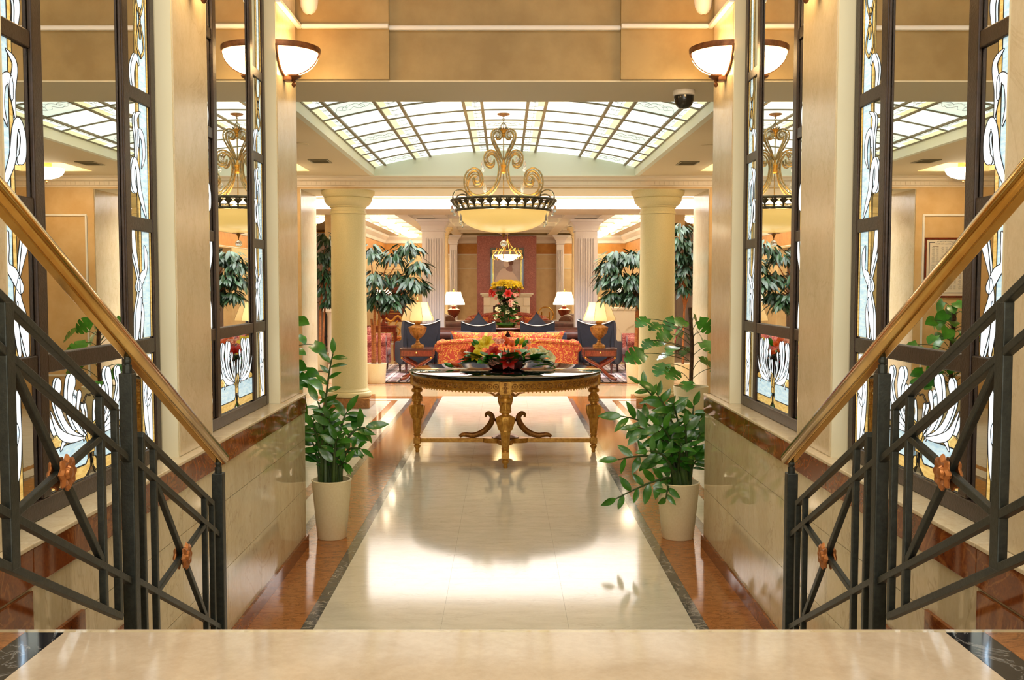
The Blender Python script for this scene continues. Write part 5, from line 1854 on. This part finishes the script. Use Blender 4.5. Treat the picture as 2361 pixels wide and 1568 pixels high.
def sofa(name, label, loc, rz, w, mat, zc=0.7, ze=0.58, depth=0.85, seats=2, frame=None, group=None, cat='sofa'):
    """local: back at -y side, seat faces +y"""
    root = thing(name, label, cat, loc, rz, group)
    hw = w / 2
    n = 16
    arc = [(-hw + 0.06 + (w - 0.12) * i / n, ze + (zc - ze) * sin(pi * i / n) ** 0.7) for i in range(n + 1)]
    MB().prism([(-hw + 0.06, 0.13), (hw - 0.06, 0.13)] + list(reversed(arc)), 0.16, lambda a, b_, h: (a, -depth / 2 + h - 0.03 * (b_ - 0.13), b_)).build('back', mat, root, 40, 0.03)
    top = [(a, -depth / 2 - 0.03 * (b_ - 0.13) + 0.02, b_ - 0.012) for a, b_ in arc]
    MB().tube(top, 0.042, 10).build('back_roll', mat, root)
    for s in (-1, 1):
        MB().box(s * (hw - 0.06), s * (hw - 0.2), -depth / 2 + 0.17, depth / 2, 0.13, ze - 0.08).build('arm', mat, root, 0, 0.02)
        pts = [(s * (hw - 0.1), -depth / 2 - 0.01, ze - 0.075), (s * (hw - 0.1), depth / 2, ze - 0.075)]
        MB().tube(pts, 0.095, 16).build('arm_roll', mat, root)
        MB().lathe([(0.001, 0.0), (0.07, 0.0), (0.075, -0.008), (0.001, -0.008)], 16, Matrix.Translation(pts[0]) @ Matrix.Rotation(pi / 2, 4, 'X') @ Matrix.Scale(-1, 4)).build('arm_facing', mat, root)
    MB().box(-hw + 0.2, hw - 0.2, -depth / 2 + 0.165, depth / 2 - 0.02, 0.13, 0.28).build('seat_rail', mat, root, 0, 0.015)
    sw = (w - 0.41) / seats
    for i in range(seats):
        x0 = -hw + 0.205 + sw * i
        MB().box(x0 + 0.004, x0 + sw - 0.004, -depth / 2 + 0.168, depth / 2 + 0.01, 0.281, 0.43).build('seat_cushion', mat, root, 40, 0.04)
    for sx_ in (-1, 1):
        for sy in (-1, 1):
            MB().lathe([(0.018, 0.0), (0.028, 0.06), (0.03, 0.1295)], 12, Matrix.Translation((sx_ * (hw - 0.13), sy * (depth / 2 - 0.08), 0))).build('leg', frame or m_wood, root)
    return root


# orange camel sofa with its back to the hall
SX = px_y(1171, 800, 16.85).x
sofa('damask_sofa', 'orange damask sofa seen from behind the gilded table', (SX, 17.35, RZ), 0, 2.52, m_damask, 0.665, 0.60, 0.85, 2)
for i, dx in enumerate((-0.5, 0.5)):
    cushion('damask_cushion', 'orange damask back cushion on the %s half of the sofa' % ('left' if i == 0 else 'right'), (SX + dx, 17.24, RZ + 0.61), (radians(8), 0, 0), 0.99, 0.35, 0.18, m_damask, 'sofa back cushions')

# side tables with drawer and crossed sabre legs


def side_table(label, loc):
    root = thing('side_table', label, 'side table', loc, 0, 'mahogany side tables')
    w, d, z1, z0 = 0.27, 0.25, 0.535, 0.40
    MB().box(-w - 0.01, w + 0.01, -d - 0.01, d + 0.01, z1 - 0.018, z1).build('table_top', m_wood, root, 0, 0.005)
    MB().box(-w, w, -d, d, z0, z1 - 0.0185).build('case', m_wood, root, 0, 0.004)
    dr = MB().box(-w + 0.02, w - 0.02, -d - 0.008, -d - 0.0005, z0 + 0.015, z1 - 0.03).build('drawer', m_wood2, root, 0, 0.003)
    MB().ball((0, -d - 0.018, (z0 + z1) / 2), 0.02, 12, 8).build('knob', m_brass, dr)
    for sy in (-1, 1):
        for sx_ in (-1, 1):
            pts = smooth_curve([(sx_ * (w - 0.02), sy * (d - 0.04), z0 - 0.01), (sx_ * 0.17, sy * (d - 0.045), 0.33), (sx_ * 0.03, sy * (d - 0.05), 0.25), (-sx_ * 0.08, sy * (d - 0.05), 0.15), (-sx_ * 0.17, sy * (d - 0.04), 0.06), (-sx_ * 0.25, sy * (d - 0.03), 0.035)], 5)
            MB().tube(pts, 0.026, 8).build('sabre_leg', m_wood2, root)
            MB().ball((-sx_ * 0.255, sy * (d - 0.03), 0.03), 0.03, 10, 6).build('ball_foot', m_wood, root)
            MB().ball((sx_ * (w - 0.03), sy * (d + 0.002), z0 - 0.015), 0.018, 8, 5).build('brass_boss', m_brass, root)
    MB().tube([(0, -d + 0.05, 0.25), (0, d - 0.05, 0.25)], 0.018, 8).build('stretcher', m_wood2, root)
    return root


def urn_lamp(label, loc, shade_mat, sc=1.0, body=None, light=0.0):
    root = thing('table_lamp', label, 'lamp', loc, 0, 'urn table lamps')
    root.scale = (sc, sc, sc)
    body = body or m_gold2
    MB().box(-0.10, 0.10, -0.10, 0.10, 0.0005, 0.05).build('base_block', body, root, 0, 0.006)
    MB().lathe([(0.075, 0.0505), (0.08, 0.062), (0.05, 0.075), (0.028, 0.10), (0.036, 0.115), (0.024, 0.13), (0.03, 0.15), (0.075, 0.19), (0.12, 0.245), (0.145, 0.31), (0.155, 0.345), (0.16, 0.355), (0.15, 0.362), (0.11, 0.375), (0.075, 0.39), (0.045, 0.40), (0.05, 0.42), (0.062, 0.43), (0.058, 0.45), (0.03, 0.458)], 40,
               mod=lambda t, z, i: 1 + (0.05 * cos(14 * t) if 0.16 < z < 0.345 else 0)).build('urn', body, root)
    MB().tube([(0, 0, 0.456), (0, 0, 0.80)], 0.008, 8).build('stem', m_brass, root)
    pr = [(0.29, 0.475), (0.285, 0.515), (0.255, 0.58), (0.225, 0.66), (0.20, 0.73), (0.188, 0.785)]
    sh = MB().lathe(pr, 8, Matrix.Rotation(pi / 8, 4, 'Z'), cap=False).build('shade', shade_mat, root, 20)
    for k in range(8):
        a = pi / 8 + k * pi / 4
        MB().tube([(r * cos(a) * 1.004, r * sin(a) * 1.004, z) for r, z in pr], 0.0025, 4).build('seam', m_piping if shade_mat is m_shade else m_gold2, sh)
    MB().lathe([(0.004, 0.79), (0.012, 0.80), (0.016, 0.82), (0.008, 0.835), (0.014, 0.85), (0.001, 0.875)], 12).build('finial', m_brass, root)
    MB().ball((0, 0, 0.6), 0.03, 8, 6).build('bulb', m_bulb if shade_mat is m_shade else m_reveal, root)
    return root


for s, px in ((-1, 963), (1, 1381)):
    q = px_y(px, 800, 16.62)
    sd = 'left' if s < 0 else 'right'
    side_table('mahogany side table with crossed legs on the %s of the orange sofa' % sd, (q.x, 16.62, RZ))
    urn_lamp('gilt urn lamp with cream shade on the %s front side table' % sd, (q.x, 16.62, RZ + 0.5352), m_shade2, 0.97)
    q = px_y(1046 if s < 0 else 1301, 700, 22.4)
    rt = thing('lamp_table', 'dark wooden lamp table behind the %s leather sofa' % sd, 'side table', (q.x, 22.4, 0.0005), 0, 'lamp tables')
    MB().lathe([(0.001, 0.68), (0.3, 0.68), (0.31, 0.695), (0.3, 0.71), (0.001, 0.71)], 28).build('table_top', m_wood, rt)
    MB().lathe([(0.18, 0.0), (0.17, 0.03), (0.04, 0.06), (0.03, 0.2), (0.05, 0.3), (0.03, 0.5), (0.06, 0.6795)], 20).build('pedestal', m_wood, rt)
    urn_lamp('dark urn lamp with lit white shade near the %s back sofa' % sd, (q.x, 22.4, 0.7108), m_shade, 0.92, m_wood2)
    point_light('lamp_light', (q.x, 22.4, 1.28), 5, (1.0, 0.85, 0.6), 0.05)


def wing_chair(label, loc, rz, sc=1.0):
    """local: faces +y, back towards -y"""
    root = thing('wing_chair', label, 'chair', loc, rz, 'navy wing chairs')
    root.scale = (sc, sc, sc)
    n = 12
    top = [(-0.34 + 0.68 * i / n, 0.93 + 0.085 * (2 * i / n - 1) ** 2) for i in range(n + 1)]
    MB().prism([(-0.27, 0.2), (0.27, 0.2), (0.28, 0.6)] + list(reversed(top)) + [(-0.28, 0.6)], 0.1, lambda a, b_, h: (a, -0.34 + h - 0.14 * (b_ - 0.2), b_)).build('backrest', m_navy, root, 40, 0.02)
    MB().tube([(a, -0.345 - 0.14 * (b_ - 0.2), b_ - 0.008) for a, b_ in top], 0.009, 6).build('piping', m_piping, root)
    for s in (-1, 1):
        side = smooth_curve([(-0.44, 1.0), (-0.28, 0.97), (-0.2, 0.82), (-0.22, 0.66), (-0.05, 0.6), (0.24, 0.58), (0.28, 0.5), (0.25, 0.2), (-0.32, 0.2), (-0.38, 0.6)], 3, True)
        MB().prism(side, 0.07, lambda a, b_, h, s=s: (s * (0.285 + h), a, b_)).build('wing', m_navy, root, 40, 0.015)
    MB().box(-0.284, 0.284, -0.24, 0.27, 0.2, 0.33).build('seat_rail', m_navy, root, 0, 0.012)
    MB().box(-0.28, 0.28, -0.235, 0.29, 0.331, 0.46).build('seat_cushion', m_navy2, root, 40, 0.04)
    for sx_ in (-1, 1):
        for sy in (-0.26, 0.22):
            MB().lathe([(0.016, 0.0), (0.028, 0.1995)], 10, Matrix.Translation((sx_ * 0.27, sy, 0))).build('leg', m_wood, root)
    mb = MB()
    for i in range(3):
        for j in range(2):
            mb.ball((-0.16 + 0.16 * i, -0.245 - 0.14 * (0.4 + 0.2 * j) + 0.012, 0.62 + 0.2 * j), 0.014, 8, 5)
    mb.build('buttons', m_navy2, root)
    return root


ch = [(960, 18.1, 0.35, 'navy wing chair behind the left front lamp', 0.95), (1386, 18.1, -0.35, 'navy wing chair behind the right front lamp', 0.95),
      (1104, 18.75, 0.0, 'navy wing chair left of the tall flower vase', 0.9), (1238, 18.75, 0.0, 'navy wing chair right of the tall flower vase', 0.9)]
for px, y, rz, lab, sc in ch:
    q = px_y(px, 760, y)
    wing_chair(lab, (q.x, y, RZ), rz, sc)
for px, py, y, rz, lab, w in ((1094, 772, 18.28, 0.25, 'dark navy cushion standing on its corner left of the sofa centre', 0.42), (1256, 772, 18.28, -0.25, 'dark navy cushion standing on its corner right of the sofa centre', 0.42)):
    pass
# blue tub ottomans beside the middle chairs
for px, lab in ((1066, 'blue velvet pouffe beside the left middle wing chair'), (1280, 'blue velvet pouffe beside the right middle wing chair')):
    q = px_y(px, 760, 18.0)
    po = thing('velvet_pouffe', lab, 'pouffe', (q.x, 18.0, RZ), 0, 'blue velvet pouffes')
    MB().lathe([(0.001, 0.12), (0.19, 0.12), (0.21, 0.16), (0.2, 0.58), (0.215, 0.64), (0.2, 0.71), (0.15, 0.74), (0.001, 0.735)], 28).build('seat', m_navy2, po)
    for k in range(4):
        a = pi / 4 + k * pi / 2
        MB().lathe([(0.016, 0.0), (0.024, 0.1195)], 8, Matrix.Translation((0.14 * cos(a), 0.14 * sin(a), 0))).build('leg', m_wood, po)

# leather sofas along the nave, red sofa at the back
sofa('leather_sofa', 'brown leather sofa on the left side of the lounge', (-1.235, 19.24, RZ), -pi / 2, 1.3, m_leather, 0.84, 0.72, 0.8, 2, None, 'leather sofas')
sofa('leather_sofa', 'brown leather sofa on the right side of the lounge', (1.38, 19.24, RZ), pi / 2, 1.3, m_leather, 0.84, 0.72, 0.8, 2, None, 'leather sofas')
sofa('leather_sofa', 'brown leather sofa in front of the left back lamp', (-0.95, 21.4, 0.0005), -pi / 2 - 0.25, 1.2, m_leather, 0.95, 0.8, 0.8, 2, None, 'leather sofas')
sofa('leather_sofa', 'brown leather sofa in front of the right back lamp', (1.05, 21.4, 0.0005), pi / 2 + 0.25, 1.2, m_leather, 0.95, 0.8, 0.8, 2, None, 'leather sofas')
sofa('red_sofa', 'red patterned sofa facing the hall before the fireplace', (0.05, 23.4, 0.0005), pi, 2.0, m_damask_r, 0.92, 0.8, 0.85, 2)
for px, lab in ((1068, 'orange cushion at the left end of the red sofa'), (1272, 'orange cushion at the right end of the red sofa')):
    q = px_y(px, 735, 22.9)
    cushion('damask_cushion', lab, (q.x * 0.62, 23.45, 0.645), (radians(-14), 0, 0), 0.42, 0.42, 0.16, m_damask, 'red sofa cushions')
for s in (-1, 1):
    sd = 'left' if s < 0 else 'right'
    cushion('navy_cushion', 'navy cushion on the %s middle wing chair' % sd, ((-0.49 if s < 0 else 0.60), 18.68, RZ + 0.78), (radians(-12), radians(45), 0), 0.42, 0.42, 0.14, m_navy, 'navy cushions')

# red armchairs on both sides
for s in (-1, 1):
    sd = 'left' if s < 0 else 'right'
    x = -2.56 if s < 0 else 2.62
    sofa('red_armchair', 'red floral armchair behind the %s ficus tree' % sd, (x, 18.3, RZ), s * pi / 2, 0.98, m_damask_r, 0.92, 0.66, 0.85, 1, None, 'red armchairs', 'armchair')
    cushion('red_cushion', 'red floral cushion on the %s armchair' % sd, (x - s * 0.08, 18.3, RZ + 0.63), (radians(10), 0, s * pi / 2), 0.42, 0.4, 0.16, m_damask_r, 'armchair cushions')

# second round table with tall flowers
t2 = thing('pedestal_table', 'round polished mahogany table carrying the tall flowers', 'table', (0.03, 19.45, RZ))
MB().lathe([(0.001, 0.735), (0.68, 0.735), (0.7, 0.75), (0.69, 0.77), (0.001, 0.775)], 48).build('table_top', m_wood2, t2)
MB().lathe([(0.6, 0.66), (0.62, 0.7345), (0.001, 0.7345), (0.001, 0.66)], 48).build('apron', m_wood, t2)
MB().lathe([(0.3, 0.03), (0.28, 0.06), (0.09, 0.1), (0.06, 0.2), (0.11, 0.32), (0.12, 0.42), (0.06, 0.55), (0.15, 0.6595)], 32).build('pedestal', m_wood, t2)
for k in range(3):
    a = k * 2 * pi / 3 + 0.5
    MB().tube([(0.2 * cos(a), 0.2 * sin(a), 0.06), (0.42 * cos(a), 0.42 * sin(a), 0.035)], [0.05, 0.033], 8).build('foot', m_wood, t2)
FA = thing('flower_arrangement', 'tall arrangement of yellow and red lilies on the mahogany table', 'flowers', (0.03, 19.45, RZ + 0.7753))
MB().lathe([(0.001, 0.0), (0.16, 0.0), (0.2, 0.03), (0.21, 0.07), (0.19, 0.075), (0.001, 0.06)], 24).build('dish', m_leaf, FA)
random.seed(77)
m_ = 19.75 / F
for i in range(26):
    a, r = random.uniform(0, 2 * pi), sqrt(random.random()) * 0.27
    p = Vector((cos(a) * r, sin(a) * r, 0.80 + random.uniform(-.05, .07) - r * 0.15))
    link_mesh('yellow_lily', FL['yellow'], None, FA, matrix=aim(p, (p.x * 1.5, p.y - 0.3, 0.5), random.uniform(0.75, 1.0)))
for i in range(9):
    a = random.uniform(0, 2 * pi)
    p = Vector((cos(a) * 0.26, sin(a) * 0.2, 0.66 + random.uniform(-.05, .05)))
    link_mesh('red_lily', FL['red'], None, FA, matrix=aim(p, (p.x * 3, p.y - 0.4, 0.2), random.uniform(0.8, 1.1)))
for i in range(12):
    p = Vector((random.uniform(-.2, .2), random.uniform(-.2, .0), random.uniform(.4, .62)))
    link_mesh('pink_flower', FL['pink'], None, FA, matrix=aim(p, (p.x * 2, -0.5, 0.2), random.uniform(0.8, 1.2)))
for i in range(8):
    p = Vector((random.uniform(-.2, .2), random.uniform(-.22, -.08), random.uniform(.15, .45)))
    link_mesh('cream_flower', FL['cream'], None, FA, matrix=aim(p, (p.x * 2, -0.5, 0.2), random.uniform(0.7, 1.0)))
mb = MB()
for i in range(22):
    a, r = random.uniform(0, 2 * pi), random.uniform(0.02, 0.1)
    mb.tube([(cos(a) * r, sin(a) * r, 0.06), (cos(a) * r * 2.2, sin(a) * r * 2.2, 0.78)], 0.006, 5)
mb.build('stems', m_stem, FA)
ms = []
for i in range(170):
    z = random.uniform(0.06, 0.66)
    a = random.uniform(0, 2 * pi)
    r = random.uniform(0.03, 0.14) + (0.1 if z < 0.14 else 0.04 * sin(z * 9))
    ms.append(orient((cos(a) * r, sin(a) * r, z), (cos(a), sin(a), random.uniform(-0.1, 0.7)), (0, 0, 1), random.uniform(0.4, 0.75), random.uniform(-.6, .6)))
put_leaves(FA, leaf_mb(0.24, 0.12, 0.25, 0.15, 6), ms, m_leaf, 170)
put_leaves(FA, leaf_mb(0.15, 0.1, 0.25, 0.1, 6), [orient((random.uniform(-.2, .2), -0.12, random.uniform(0.3, 0.55)), (random.uniform(-1, 1), -0.6, 0.3), (0, 0, 1), 1.0) for i in range(8)], m_dark_fl, 20, 'maroon_leaf')

# ------------------------------------------------------------------ ficus trees


def ficus(label, loc, clusters, trunks, seed, pot_dims=(0.14, 0.165, 0.33), n_ind=130, per=34):
    """clusters: (dx,dy,z,r) in metres relative to the tree base"""
    random.seed(seed)
    root = thing('ficus_tree', label, 'potted tree', loc, 0, 'ficus trees')
    pot(root, *pot_dims)
    h = pot_dims[2]
    for (bx, by, tx, ty, tz, r) in trunks:
        c = bez((bx, by, h - 0.05), (bx * 0.8, by, (h + tz) / 2), (tx, ty, tz), 8)
        MB().tube(c, [r * (1 - 0.35 * i / 8) for i in range(9)], 8).build('trunk', m_bark, root)
    t0 = Vector(trunks[0][2:5])
    ms = []
    for (dx, dy, z, r) in clusters:
        c = Vector((dx, dy, z))
        MB().tube(bez(t0 - Vector((0, 0, 0.15)), t0.lerp(c, 0.5) + Vector((0, 0, 0.12)), c + Vector((0, 0, r * 0.4)), 6), [0.013, 0.012, 0.01, 0.009, 0.008, 0.006, 0.004], 5).build('branch', m_bark, root)
        for i in range(per):
            a = random.uniform(0, 2 * pi)
            u = random.uniform(-0.5, 1.0)
            rr = r * random.uniform(0.25, 1.0)
            w = sqrt(max(0, 1 - u * u))
            p = c + Vector((cos(a) * w * rr, sin(a) * w * rr, u * rr * 0.8 + 0.05))
            d = Vector((cos(a) * 0.8, sin(a) * 0.8, random.uniform(-1.1, -0.1)))
            ms.append(orient(p, d, Vector((cos(a), sin(a), 1.2)), random.uniform(0.75, 1.2), random.uniform(-.5, .5)))
    random.shuffle(ms)
    put_leaves(root, leaf_mb(0.18, 0.05, 0.2, 0.25, 5), ms, m_leaf_d, n_ind)
    return root


def cl(list_px, Y, base):
    out = []
    for px, py, dd, rpx in list_px:
        q = px_y(px, py, Y + dd)
        out.append((q.x - base[0], dd, q.z, rpx * Y / F))
    return out


F1 = (px_z(868, 884).x, 16.15, 0.0)
ficus('ficus tree with drooping crown between the left column and pier', F1, cl(((855, 590, 0, 30), (865, 650, -0.1, 34), (905, 600, 0, 30), (945, 580, 0, 28), (965, 620, 0, 24), (950, 660, -0.1, 30), (915, 650, 0.1, 30), (880, 690, -0.1, 34), (905, 705, -0.15, 26), (860, 700, 0, 28), (968, 665, 0, 18), (925, 690, 0, 20)), 16.25, F1),
      [(-0.03, 0, -0.02, 0, 1.42, 0.03), (0.05, 0.03, 0.05, 0.03, 1.3, 0.028), (-0.06, 0.02, -0.08, 0.02, 1.05, 0.03)], 41, n_ind=290, per=85)
F3 = (px_z(1466, 884).x, 16.15, 0.0)
ficus('ficus tree with drooping crown between the right pier and column', F3, cl(((1400, 620, 0, 28), (1420, 600, 0, 28), (1450, 605, 0, 30), (1475, 600, 0.1, 30), (1395, 655, -0.05, 24), (1425, 650, -0.1, 30), (1455, 660, -0.1, 32), (1485, 650, 0, 30), (1410, 690, -0.1, 20), (1465, 695, -0.15, 30), (1490, 700, 0, 26), (1440, 685, 0, 22)), 16.25, F3),
      [(0.0, 0, 0.02, 0, 1.42, 0.032), (0.05, 0.03, 0.06, 0.03, 1.25, 0.025)], 43, n_ind=290, per=85)
F2 = (-3.45, 18.6, 0.0)
ficus('dark ficus tree glimpsed between the left jamb and column', F2, cl(((750, 560, 0, 26), (740, 600, 0, 28), (765, 610, 0, 28), (745, 640, 0, 26), (770, 650, 0, 24), (750, 675, 0, 26), (775, 580, 0, 24), (760, 700, 0, 20)), 18.6, F2),
      [(0, 0, 0.02, 0, 1.3, 0.03), (0.06, 0, 0.1, 0, 1.2, 0.025)], 45, n_ind=100, per=70)
F4 = (2.88, 16.1, 0.0)
ficus('tall ficus tree glimpsed between the right column and jamb', F4, cl(((1570, 535, 0, 20), (1560, 560, 0, 22), (1585, 570, 0, 24), (1565, 600, 0, 24), (1580, 625, 0, 24), (1560, 645, 0, 20), (1575, 670, 0, 24), (1600, 600, 0, 24), (1610, 650, 0, 24)), 16.1, F4),
      [(0, 0, 0.02, 0, 1.35, 0.022)], 47, n_ind=100, per=70)

# ------------------------------------------------------------------ smaller things at the sides
# gilded bench
gb = thing('carved_bench', 'gilded carved bench behind the left red armchair', 'bench', (px_y(915, 750, 22.0).x, 22.0, 0.0005))
MB().box(-0.42, 0.42, -0.2, 0.2, 0.36, 0.46).build('seat', m_damask, gb, 0, 0.02)
cur = smooth_curve([(-0.44, 0.46), (-0.44, 0.78), (-0.3, 0.86), (-0.15, 0.78), (0, 0.9), (0.15, 0.78), (0.3, 0.86), (0.44, 0.78), (0.44, 0.46)], 4)
MB().tube([(a, 0.2, b_) for a, b_ in cur], 0.026, 8).build('back_frame', m_gold, gb)
for x in (-0.3, -0.15, 0.0, 0.15, 0.3):
    MB().tube(smooth_curve([(x, 0.2, 0.47), (x + 0.05, 0.2, 0.58), (x - 0.05, 0.2, 0.68), (x, 0.2, 0.8)], 4), 0.016, 6).build('carved_splat', m_gold, gb)
for sx_ in (-1, 1):
    for sy in (-1, 1):
        MB().lathe([(0.018, 0.0), (0.03, 0.2), (0.022, 0.28), (0.035, 0.3595)], 10, Matrix.Translation((sx_ * 0.37, sy * 0.16, 0))).build('leg', m_gold, gb)
# burgundy notice board on a stand
nb = thing('notice_board', 'burgundy notice board with gold lettering behind the gilded bench', 'sign', (px_y(912, 700, 24.6).x, 24.6, 0))
m_burg = plain('burgundy_board', (104, 28, 18), 0.4)
poly = smooth_curve([(-0.27, 0.72), (-0.27, 1.35), (-0.18, 1.5), (0, 1.62), (0.18, 1.5), (0.27, 1.35), (0.27, 0.72)], 4)
MB().prism(poly, 0.03, lambda a, b_, h: (a, h, b_)).build('board', m_burg, nb, 0)
mb = MB()
random.seed(5)
for i in range(9):
    w = random.uniform(0.1, 0.2)
    mb.box(-w, w * 0.9, -0.002, -0.0003, 0.82 + 0.065 * i, 0.832 + 0.065 * i)
mb.build('lettering', m_gold, nb, 0)
for s in (-1, 1):
    MB().tube([(s * 0.25, 0.02, 0.0005), (s * 0.22, 0.02, 0.8)], 0.02, 8).build('leg', m_wood2, nb)
MB().box(-0.3, 0.3, -0.03, 0.05, 0.68, 0.7195).build('ledge', m_wood2, nb, 0, 0.005)
# left tall lamp on console
q = px_y(876, 700, 21.2)
cn = thing('console_table', 'dark console table behind the left red armchair', 'table', (q.x, 21.0, 0.0005))
MB().box(-0.4, 0.4, -0.18, 0.18, 0.70, 0.74).build('table_top', m_wood2, cn, 0, 0.006)
MB().box(-0.37, 0.37, -0.15, 0.15, 0.60, 0.6995).build('frieze', m_wood2, cn, 0)
for sx_ in (-1, 1):
    for sy in (-1, 1):
        MB().lathe([(0.02, 0.0), (0.03, 0.3), (0.02, 0.4), (0.035, 0.5995)], 10, Matrix.Translation((sx_ * 0.34, sy * 0.12, 0))).build('leg', m_wood2, cn)
urn_lamp('urn lamp with lit white shade on the left console table', (q.x + 0.1, 21.0, 0.7408), m_shade, 0.95, m_wood2)
point_light('lamp_light', (q.x + 0.1, 21.0, 1.32), 5, (1.0, 0.85, 0.6), 0.05)
# white desk on the right with lamp
q = px_y(1440, 730, 23.4)
dk = thing('white_desk', 'white panelled desk beyond the right red armchair', 'desk', (q.x - 0.1, 23.2, 0), 0)
MB().box(-0.42, 0.42, -0.3, 0.3, 1.02, 1.07).build('desk_top', m_white, dk, 0, 0.008)
for s in (-1, 1):
    MB().box(s * 0.4, s * 0.34, -0.27, 0.27, 0.0005, 1.0195).build('side_panel', m_white, dk, 0, 0.005)
MB().box(-0.339, 0.339, -0.26, -0.22, 0.3, 1.0195).build('front_panel', m_white, dk, 0, 0.006)
MB().prism(smooth_curve([(-0.3, 0.95), (-0.3, 0.7), (-0.1, 0.6), (0.0, 0.4), (0.1, 0.6), (0.3, 0.7), (0.3, 0.95)], 4), 0.02, lambda a, b_, h: (a, -0.2605 - h, b_)).build('carved_panel', m_white, dk, 0)
urn_lamp('urn lamp with lit white shade on the white desk', (q.x - 0.02, 23.2, 1.0703), m_shade, 0.7, m_wood2)
# loudspeaker tripod on the left
q = px_y(751, 700, 21.8)
tp = thing('speaker_tripod', 'black tripod stand at the far left of the lounge', 'stand', (q.x, 21.8, 0))
m_blk = plain('black_plastic', (20, 20, 22), 0.5)
MB().tube([(0, 0, 0.25), (0, 0, 2.05)], 0.018, 8).build('pole', m_blk, tp)
for k in range(3):
    a = k * 2 * pi / 3 + 0.3
    MB().tube([(0, 0, 0.5), (0.34 * cos(a), 0.34 * sin(a), 0.014)], 0.013, 6).build('leg', m_blk, tp)
sp = thing('loudspeaker', 'small black loudspeaker on the tripod behind the dark ficus', 'speaker', (q.x, 21.8, 2.0505), 0.4)
MB().box(-0.17, 0.17, -0.12, 0.12, 0, 0.24).build('cabinet', m_blk, sp, 0, 0.015)
MB().lathe([(0.001, 0), (0.08, 0.0), (0.085, 0.008), (0.001, 0.012)], 20, Matrix.Translation((0, -0.1205, 0.12)) @ Matrix.Rotation(pi / 2, 4, 'X')).build('cone', m_iron, sp)
# white pedestal on the left
q = px_y(768, 770, 20.6)
pd = thing('white_pedestal', 'white classical pedestal half hidden by the left column', 'pedestal', (q.x, 20.6, 0))
MB().box(-0.2, 0.2, -0.2, 0.2, 0.0005, 0.08).box(-0.17, 0.17, -0.17, 0.17, 0.08, 0.14).build('base', m_white, pd, 0, 0.006)
MB().lathe([(0.14, 0.1405), (0.12, 0.2), (0.11, 0.95), (0.13, 1.0), (0.15, 1.0395)], 28).build('shaft', m_white, pd)
MB().box(-0.18, 0.18, -0.18, 0.18, 1.04, 1.1).build('cap', m_white, pd, 0, 0.006)
# brass log holder by the fireplace
lh = thing('log_holder', 'round brass log holder right of the fireplace', 'log holder', (px_y(1258, 715, 25.6).x, 25.6, 0))
MB().tube([(0.2 * cos(2 * pi * i / 24), 0, 0.82 + 0.2 * sin(2 * pi * i / 24)) for i in range(24)], 0.016, 8, closed=True).build('hoop', m_brass, lh)
MB().tube([(-0.1, 0, 0.0005), (-0.1, 0, 0.9)], 0.014, 8).build('post', m_brass, lh)
MB().tube([(0.1, 0, 0.0005), (0.1, 0, 0.9)], 0.014, 8).build('post', m_brass, lh)
MB().tube([(-0.1, 0, 0.75), (0.1, 0, 0.75)], 0.014, 8).build('rung', m_brass, lh)
# tall white sheer curtains at the wings
m_sheer = plain('sheer_curtain', (228, 222, 230), 0.8)
for s in (-1, 1):
    cu = thing('sheer_curtain', 'white gathered curtain in the %s wing' % ('left' if s < 0 else 'right'), 'curtain', (s * 4.9, 24.6, 0.0), 0, 'wing curtains')
    pts = [(-0.9 + 1.8 * i / 60, 0.04 * sin(i * 1.3)) for i in range(61)]
    v, f = [], []
    for a, b_ in pts:
        v += [(a, b_, 0.03), (a, b_, LZ - 0.05)]
    for i in range(60):
        f.append((2 * i, 2 * i + 2, 2 * i + 3, 2 * i + 1))
    MB().add(v, f).build('cloth', m_sheer, cu)
    MB().tube([(-1.0, 0, LZ - 0.04), (1.0, 0, LZ - 0.04)], 0.015, 8).build('rod', m_brass, cu)
